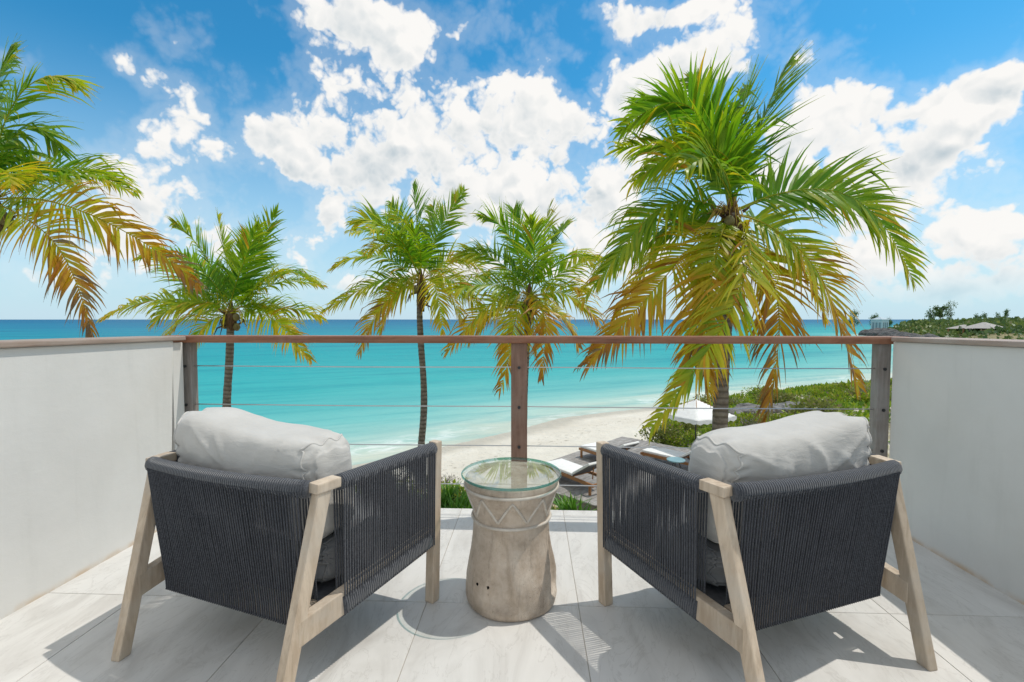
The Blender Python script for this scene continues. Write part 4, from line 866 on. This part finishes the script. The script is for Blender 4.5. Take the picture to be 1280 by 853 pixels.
# ------------------------------------------------------------------ rocks
def rock_mesh(seed, sub=3):
    bm = bmesh.new(); bmesh.ops.create_icosphere(bm, subdivisions=sub, radius=1); P = np.array([v.co for v in bm.verts])
    D = P*(1+.28*vnoise(P, seed, 2.3)+.14*vnoise(P, seed+1, 6)+.06*vnoise(P, seed+2, 14))[:, None]
    for v, p in zip(bm.verts, D): v.co = p
    me = bpy.data.meshes.new('rock'); bm.to_mesh(me); bm.free(); me.materials.append(MATS['limestone']); return me
RM = [rock_mesh(i*7+60) for i in range(4)]; DRM = [m_.copy() for m_ in RM]
for m_ in DRM: m_.materials[0] = MATS['dark_rock']
rr = random.Random(3)
for i in range(22):
    px = rr.uniform(912, 1005); py = rr.uniform(514, 528); p = ground(px, py, -3.7); s = rr.uniform(.25, .6)
    o = bpy.data.objects.new('rock', RM[i % 4]); col.objects.link(o); o.location = (p[0], p[1], lz(p[0], p[1])+.05); o.rotation_euler = (0, 0, rr.uniform(0, 6)); o.scale = (s*1.3, s, s*.45)
    tag(o, 'flat grey limestone rock lying in the dune scrub', 'rock', 'rocks in the dune scrub')
for i in range(20):
    f = i/19; q = np.array([129-34*f+rr.uniform(-.5, 2.5), 187-64*f+rr.uniform(-2, 2)]); s = rr.uniform(2.0, 3.3)*(1-.25*f)
    o = bpy.data.objects.new('shore_rock', DRM[i % 4]); col.objects.link(o); o.location = (q[0], q[1], max(SEA_Z, lz(q[0], q[1]))+.25*s); o.rotation_euler = (0, 0, rr.uniform(0, 6)); o.scale = (s*1.5, s, s*.75)
    tag(o, 'dark jagged rock on the far headland shore', 'rock', 'rocks along the headland shore')

# ------------------------------------------------------------------ headland: scrub, trees, buildings
n = 56000; hx = 26+354*rs.rand(n*4)**1.25; hy = 40+340*rs.rand(n*4)**1.25; hs_ = shore_dist(hx, hy); azm = hx/hy
k = (hs_ > 5) & (azm > .60) & (azm < 1.5) & (vnoise(np.stack([hx, hy, 0*hx], -1), 51, .10)+rs.rand(4*n)*.9 > .05); hx, hy = hx[k][:n], hy[k][:n]; n = len(hx); hz_ = land_z(hx, hy)
lump = np.abs(vnoise(np.stack([hx, hy, 0*hx], -1), 52, .16))
d = rs.normal(size=(n, 3))*.8+np.array([0, 0, .6]); d /= np.linalg.norm(d, axis=1)[:, None]; sv = rs.normal(size=(n, 3)); sv -= (sv*d).sum(1)[:, None]*d; sv /= np.linalg.norm(sv, axis=1)[:, None]
l = (rs.uniform(.6, 1.5, n)*np.clip(hy/130, .35, 1))[:, None]; C = np.stack([hx, hy, hz_+rs.rand(n)*(.4+1.7*lump)], -1)
V = np.stack([C, C+d*l*.5+sv*l*.4, C+d*l, C+d*l*.5-sv*l*.4], 1).reshape(-1, 3); T = np.repeat(np.clip(.35+.35*vnoise(np.stack([hx, hy, 0*hx], -1), 53, .12)+rs.normal(size=n)*.2, 0, 1), 4)
tag(link('headland_scrub', np_mesh('headland_scrub', V, np.arange(4*n).reshape(n, 4), T), 'scrub_leaf'), 'dense low green scrub covering the far headland', 'scrub', None, 'stuff')
def small_tree(px, top_py, D, label, airy, seed, wide):
    r2 = np.random.RandomState(seed); p = at(px, 400, D); g = lz(p[0], p[1]); top = at(px, top_py, D)[2]; h = max(2.5, top-g)
    root = empty('headland_tree', (p[0], p[1], g)); tag(root, label, 'tree', 'trees on the far headland')
    m = MB(); m.tube([(0, 0, -.3), (.1*h*.2, 0, h*.5), (0, 0, h*.92)], [.16, .11, .04], 6)
    for kk in range(6): a = r2.uniform(0, 6.28); z = h*r2.uniform(.45, .8); m.tube([(0, 0, z), (wide*.6*math.cos(a), wide*.6*math.sin(a), z+.12*h)], [.06, .02], 5)
    m.build('trunk', 'palm_trunk', root, True, 'along')
    nn = 900 if not airy else 600; lobes = [(r2.uniform(-.6, .6)*wide, r2.uniform(-.6, .6)*wide, h*r2.uniform(.5, .95)) for _ in range(8)]; li = r2.randint(0, 8, nn)
    C = np.array(lobes)[li]+r2.normal(size=(nn, 3))*np.array([wide*.22, wide*.22, h*.06]); d = r2.normal(size=(nn, 3)); d /= np.linalg.norm(d, axis=1)[:, None]; sv = np.cross(d, r2.normal(size=(nn, 3))); sv /= np.linalg.norm(sv, axis=1)[:, None]
    l = r2.uniform(.3, .75, nn)[:, None]; V = np.stack([C, C+d*l*.5+sv*l*.3, C+d*l, C+d*l*.5-sv*l*.3], 1).reshape(-1, 3)
    link('crown', np_mesh('crown', V, np.arange(4*nn).reshape(nn, 4), np.repeat(np.clip(r2.normal(.25, .2, nn), 0, 1), 4)), 'scrub_leaf', root)
small_tree(1187, 378, 240, 'tallest airy tree breaking the headland skyline', True, 71, 2.2)
small_tree(1163, 385, 235, 'small round topped tree on the headland skyline beside the tallest one', True, 72, 2.0)
small_tree(1175, 384, 170, 'tall feathery green tree in front of the skyline tree', False, 73, 1.8)
small_tree(1068, 388, 250, 'dark bushy tree beside the pale blue headland house', False, 74, 3.4)
for px, tp, D, sd in ((1092, 393, 268, 76), (1112, 393.5, 270, 77), (1222, 392, 300, 80), (1231, 392, 305, 81), (1248, 391.5, 300, 82), (1259, 388, 290, 83)):
    small_tree(px, tp, D, 'small dark tree standing in the headland scrub on the skyline', True, sd, 2.0)
def pavilion(px, D, width, eave_py, peak_py, label, wall):
    c = at(px, eave_py, D); zt = at(px, peak_py, D)[2]; ze = c[2]; g = min(lz(c[0], c[1]), ze-2.2); root = empty('pavilion' if not wall else 'beach_house', (c[0], c[1], g), R(25)); tag(root, label, 'pavilion' if not wall else 'house')
    h = ze-g; w = width/2
    m = MB(); m.add([(-w, -w, h), (w, -w, h), (w, w, h), (-w, w, h), (-w*.05, -w*.05, zt-g), (w*.05, -w*.05, zt-g), (w*.05, w*.05, zt-g), (-w*.05, w*.05, zt-g)], [(0, 1, 5, 4), (1, 2, 6, 5), (2, 3, 7, 6), (3, 0, 4, 7), (4, 5, 6, 7), (3, 2, 1, 0)])
    m.build('roof', 'grey_roof' if not wall else 'blue_roof', root)
    if wall:
        m = MB(); m.box((-w*.9, -w*.9, -2), (w*.9, w*.9, h-.02)); b = m.build('wall', 'white_wall', root)
        for s_ in (-.5, 0, .5):
            m = MB(); m.box((s_*w-.5, -w*.9-.03, h*.25), (s_*w+.5, -w*.9+.02, h*.8)); m.build('window', 'far_window', root)
            m = MB(); m.box((-w*.9-.03, s_*w-.5, h*.25), (-w*.9+.02, s_*w+.5, h*.8)); m.build('window', 'far_window', root)
    else:
        for sx in (-1, 1):
            for sy in (-1, 1): m = MB(); m.box((sx*w*.82-.14, sy*w*.82-.14, -1), (sx*w*.82+.14, sy*w*.82+.14, h-.02)); m.build('post', 'lounger_wood', root)
        m = MB(); m.box((-w*.7, -w*.7, -1.2), (w*.7, w*.7, .05)); m.build('floor', 'grey_roof', root)
pavilion(1230, 120, 6.6, 410.5, 403, 'larger grey hip roofed pavilion standing in the headland scrub', False)
pavilion(1205, 128, 5.4, 411, 406, 'smaller grey hip roofed pavilion beside the larger one', False)
pavilion(1100, 262, 6.2, 399.6, 396.4, 'pale blue roofed white house on the headland point', True)
def far_parasol(px, D, w, py, label):
    c = at(px, py, D); g = lz(c[0], c[1]); h = c[2]-g; root = empty('beach_parasol', (c[0], c[1], g)); tag(root, label, 'parasol', 'white parasols on the headland')
    m = MB(); m.lathe([(w/2, h), (w/4, h+.45), (.02, h+.8)], 8); m.build('canopy', 'white_fabric', root); m = MB(); m.tube([(0, 0, 0), (0, 0, h+.7)], .05, 6); m.build('pole', 'dark_metal', root)
far_parasol(1134, 215, 3.6, 404.5, 'smaller white parasol on the headland above the shore rocks')
far_parasol(1150, 215, 5.6, 403, 'wider white parasol on the headland above the shore rocks')
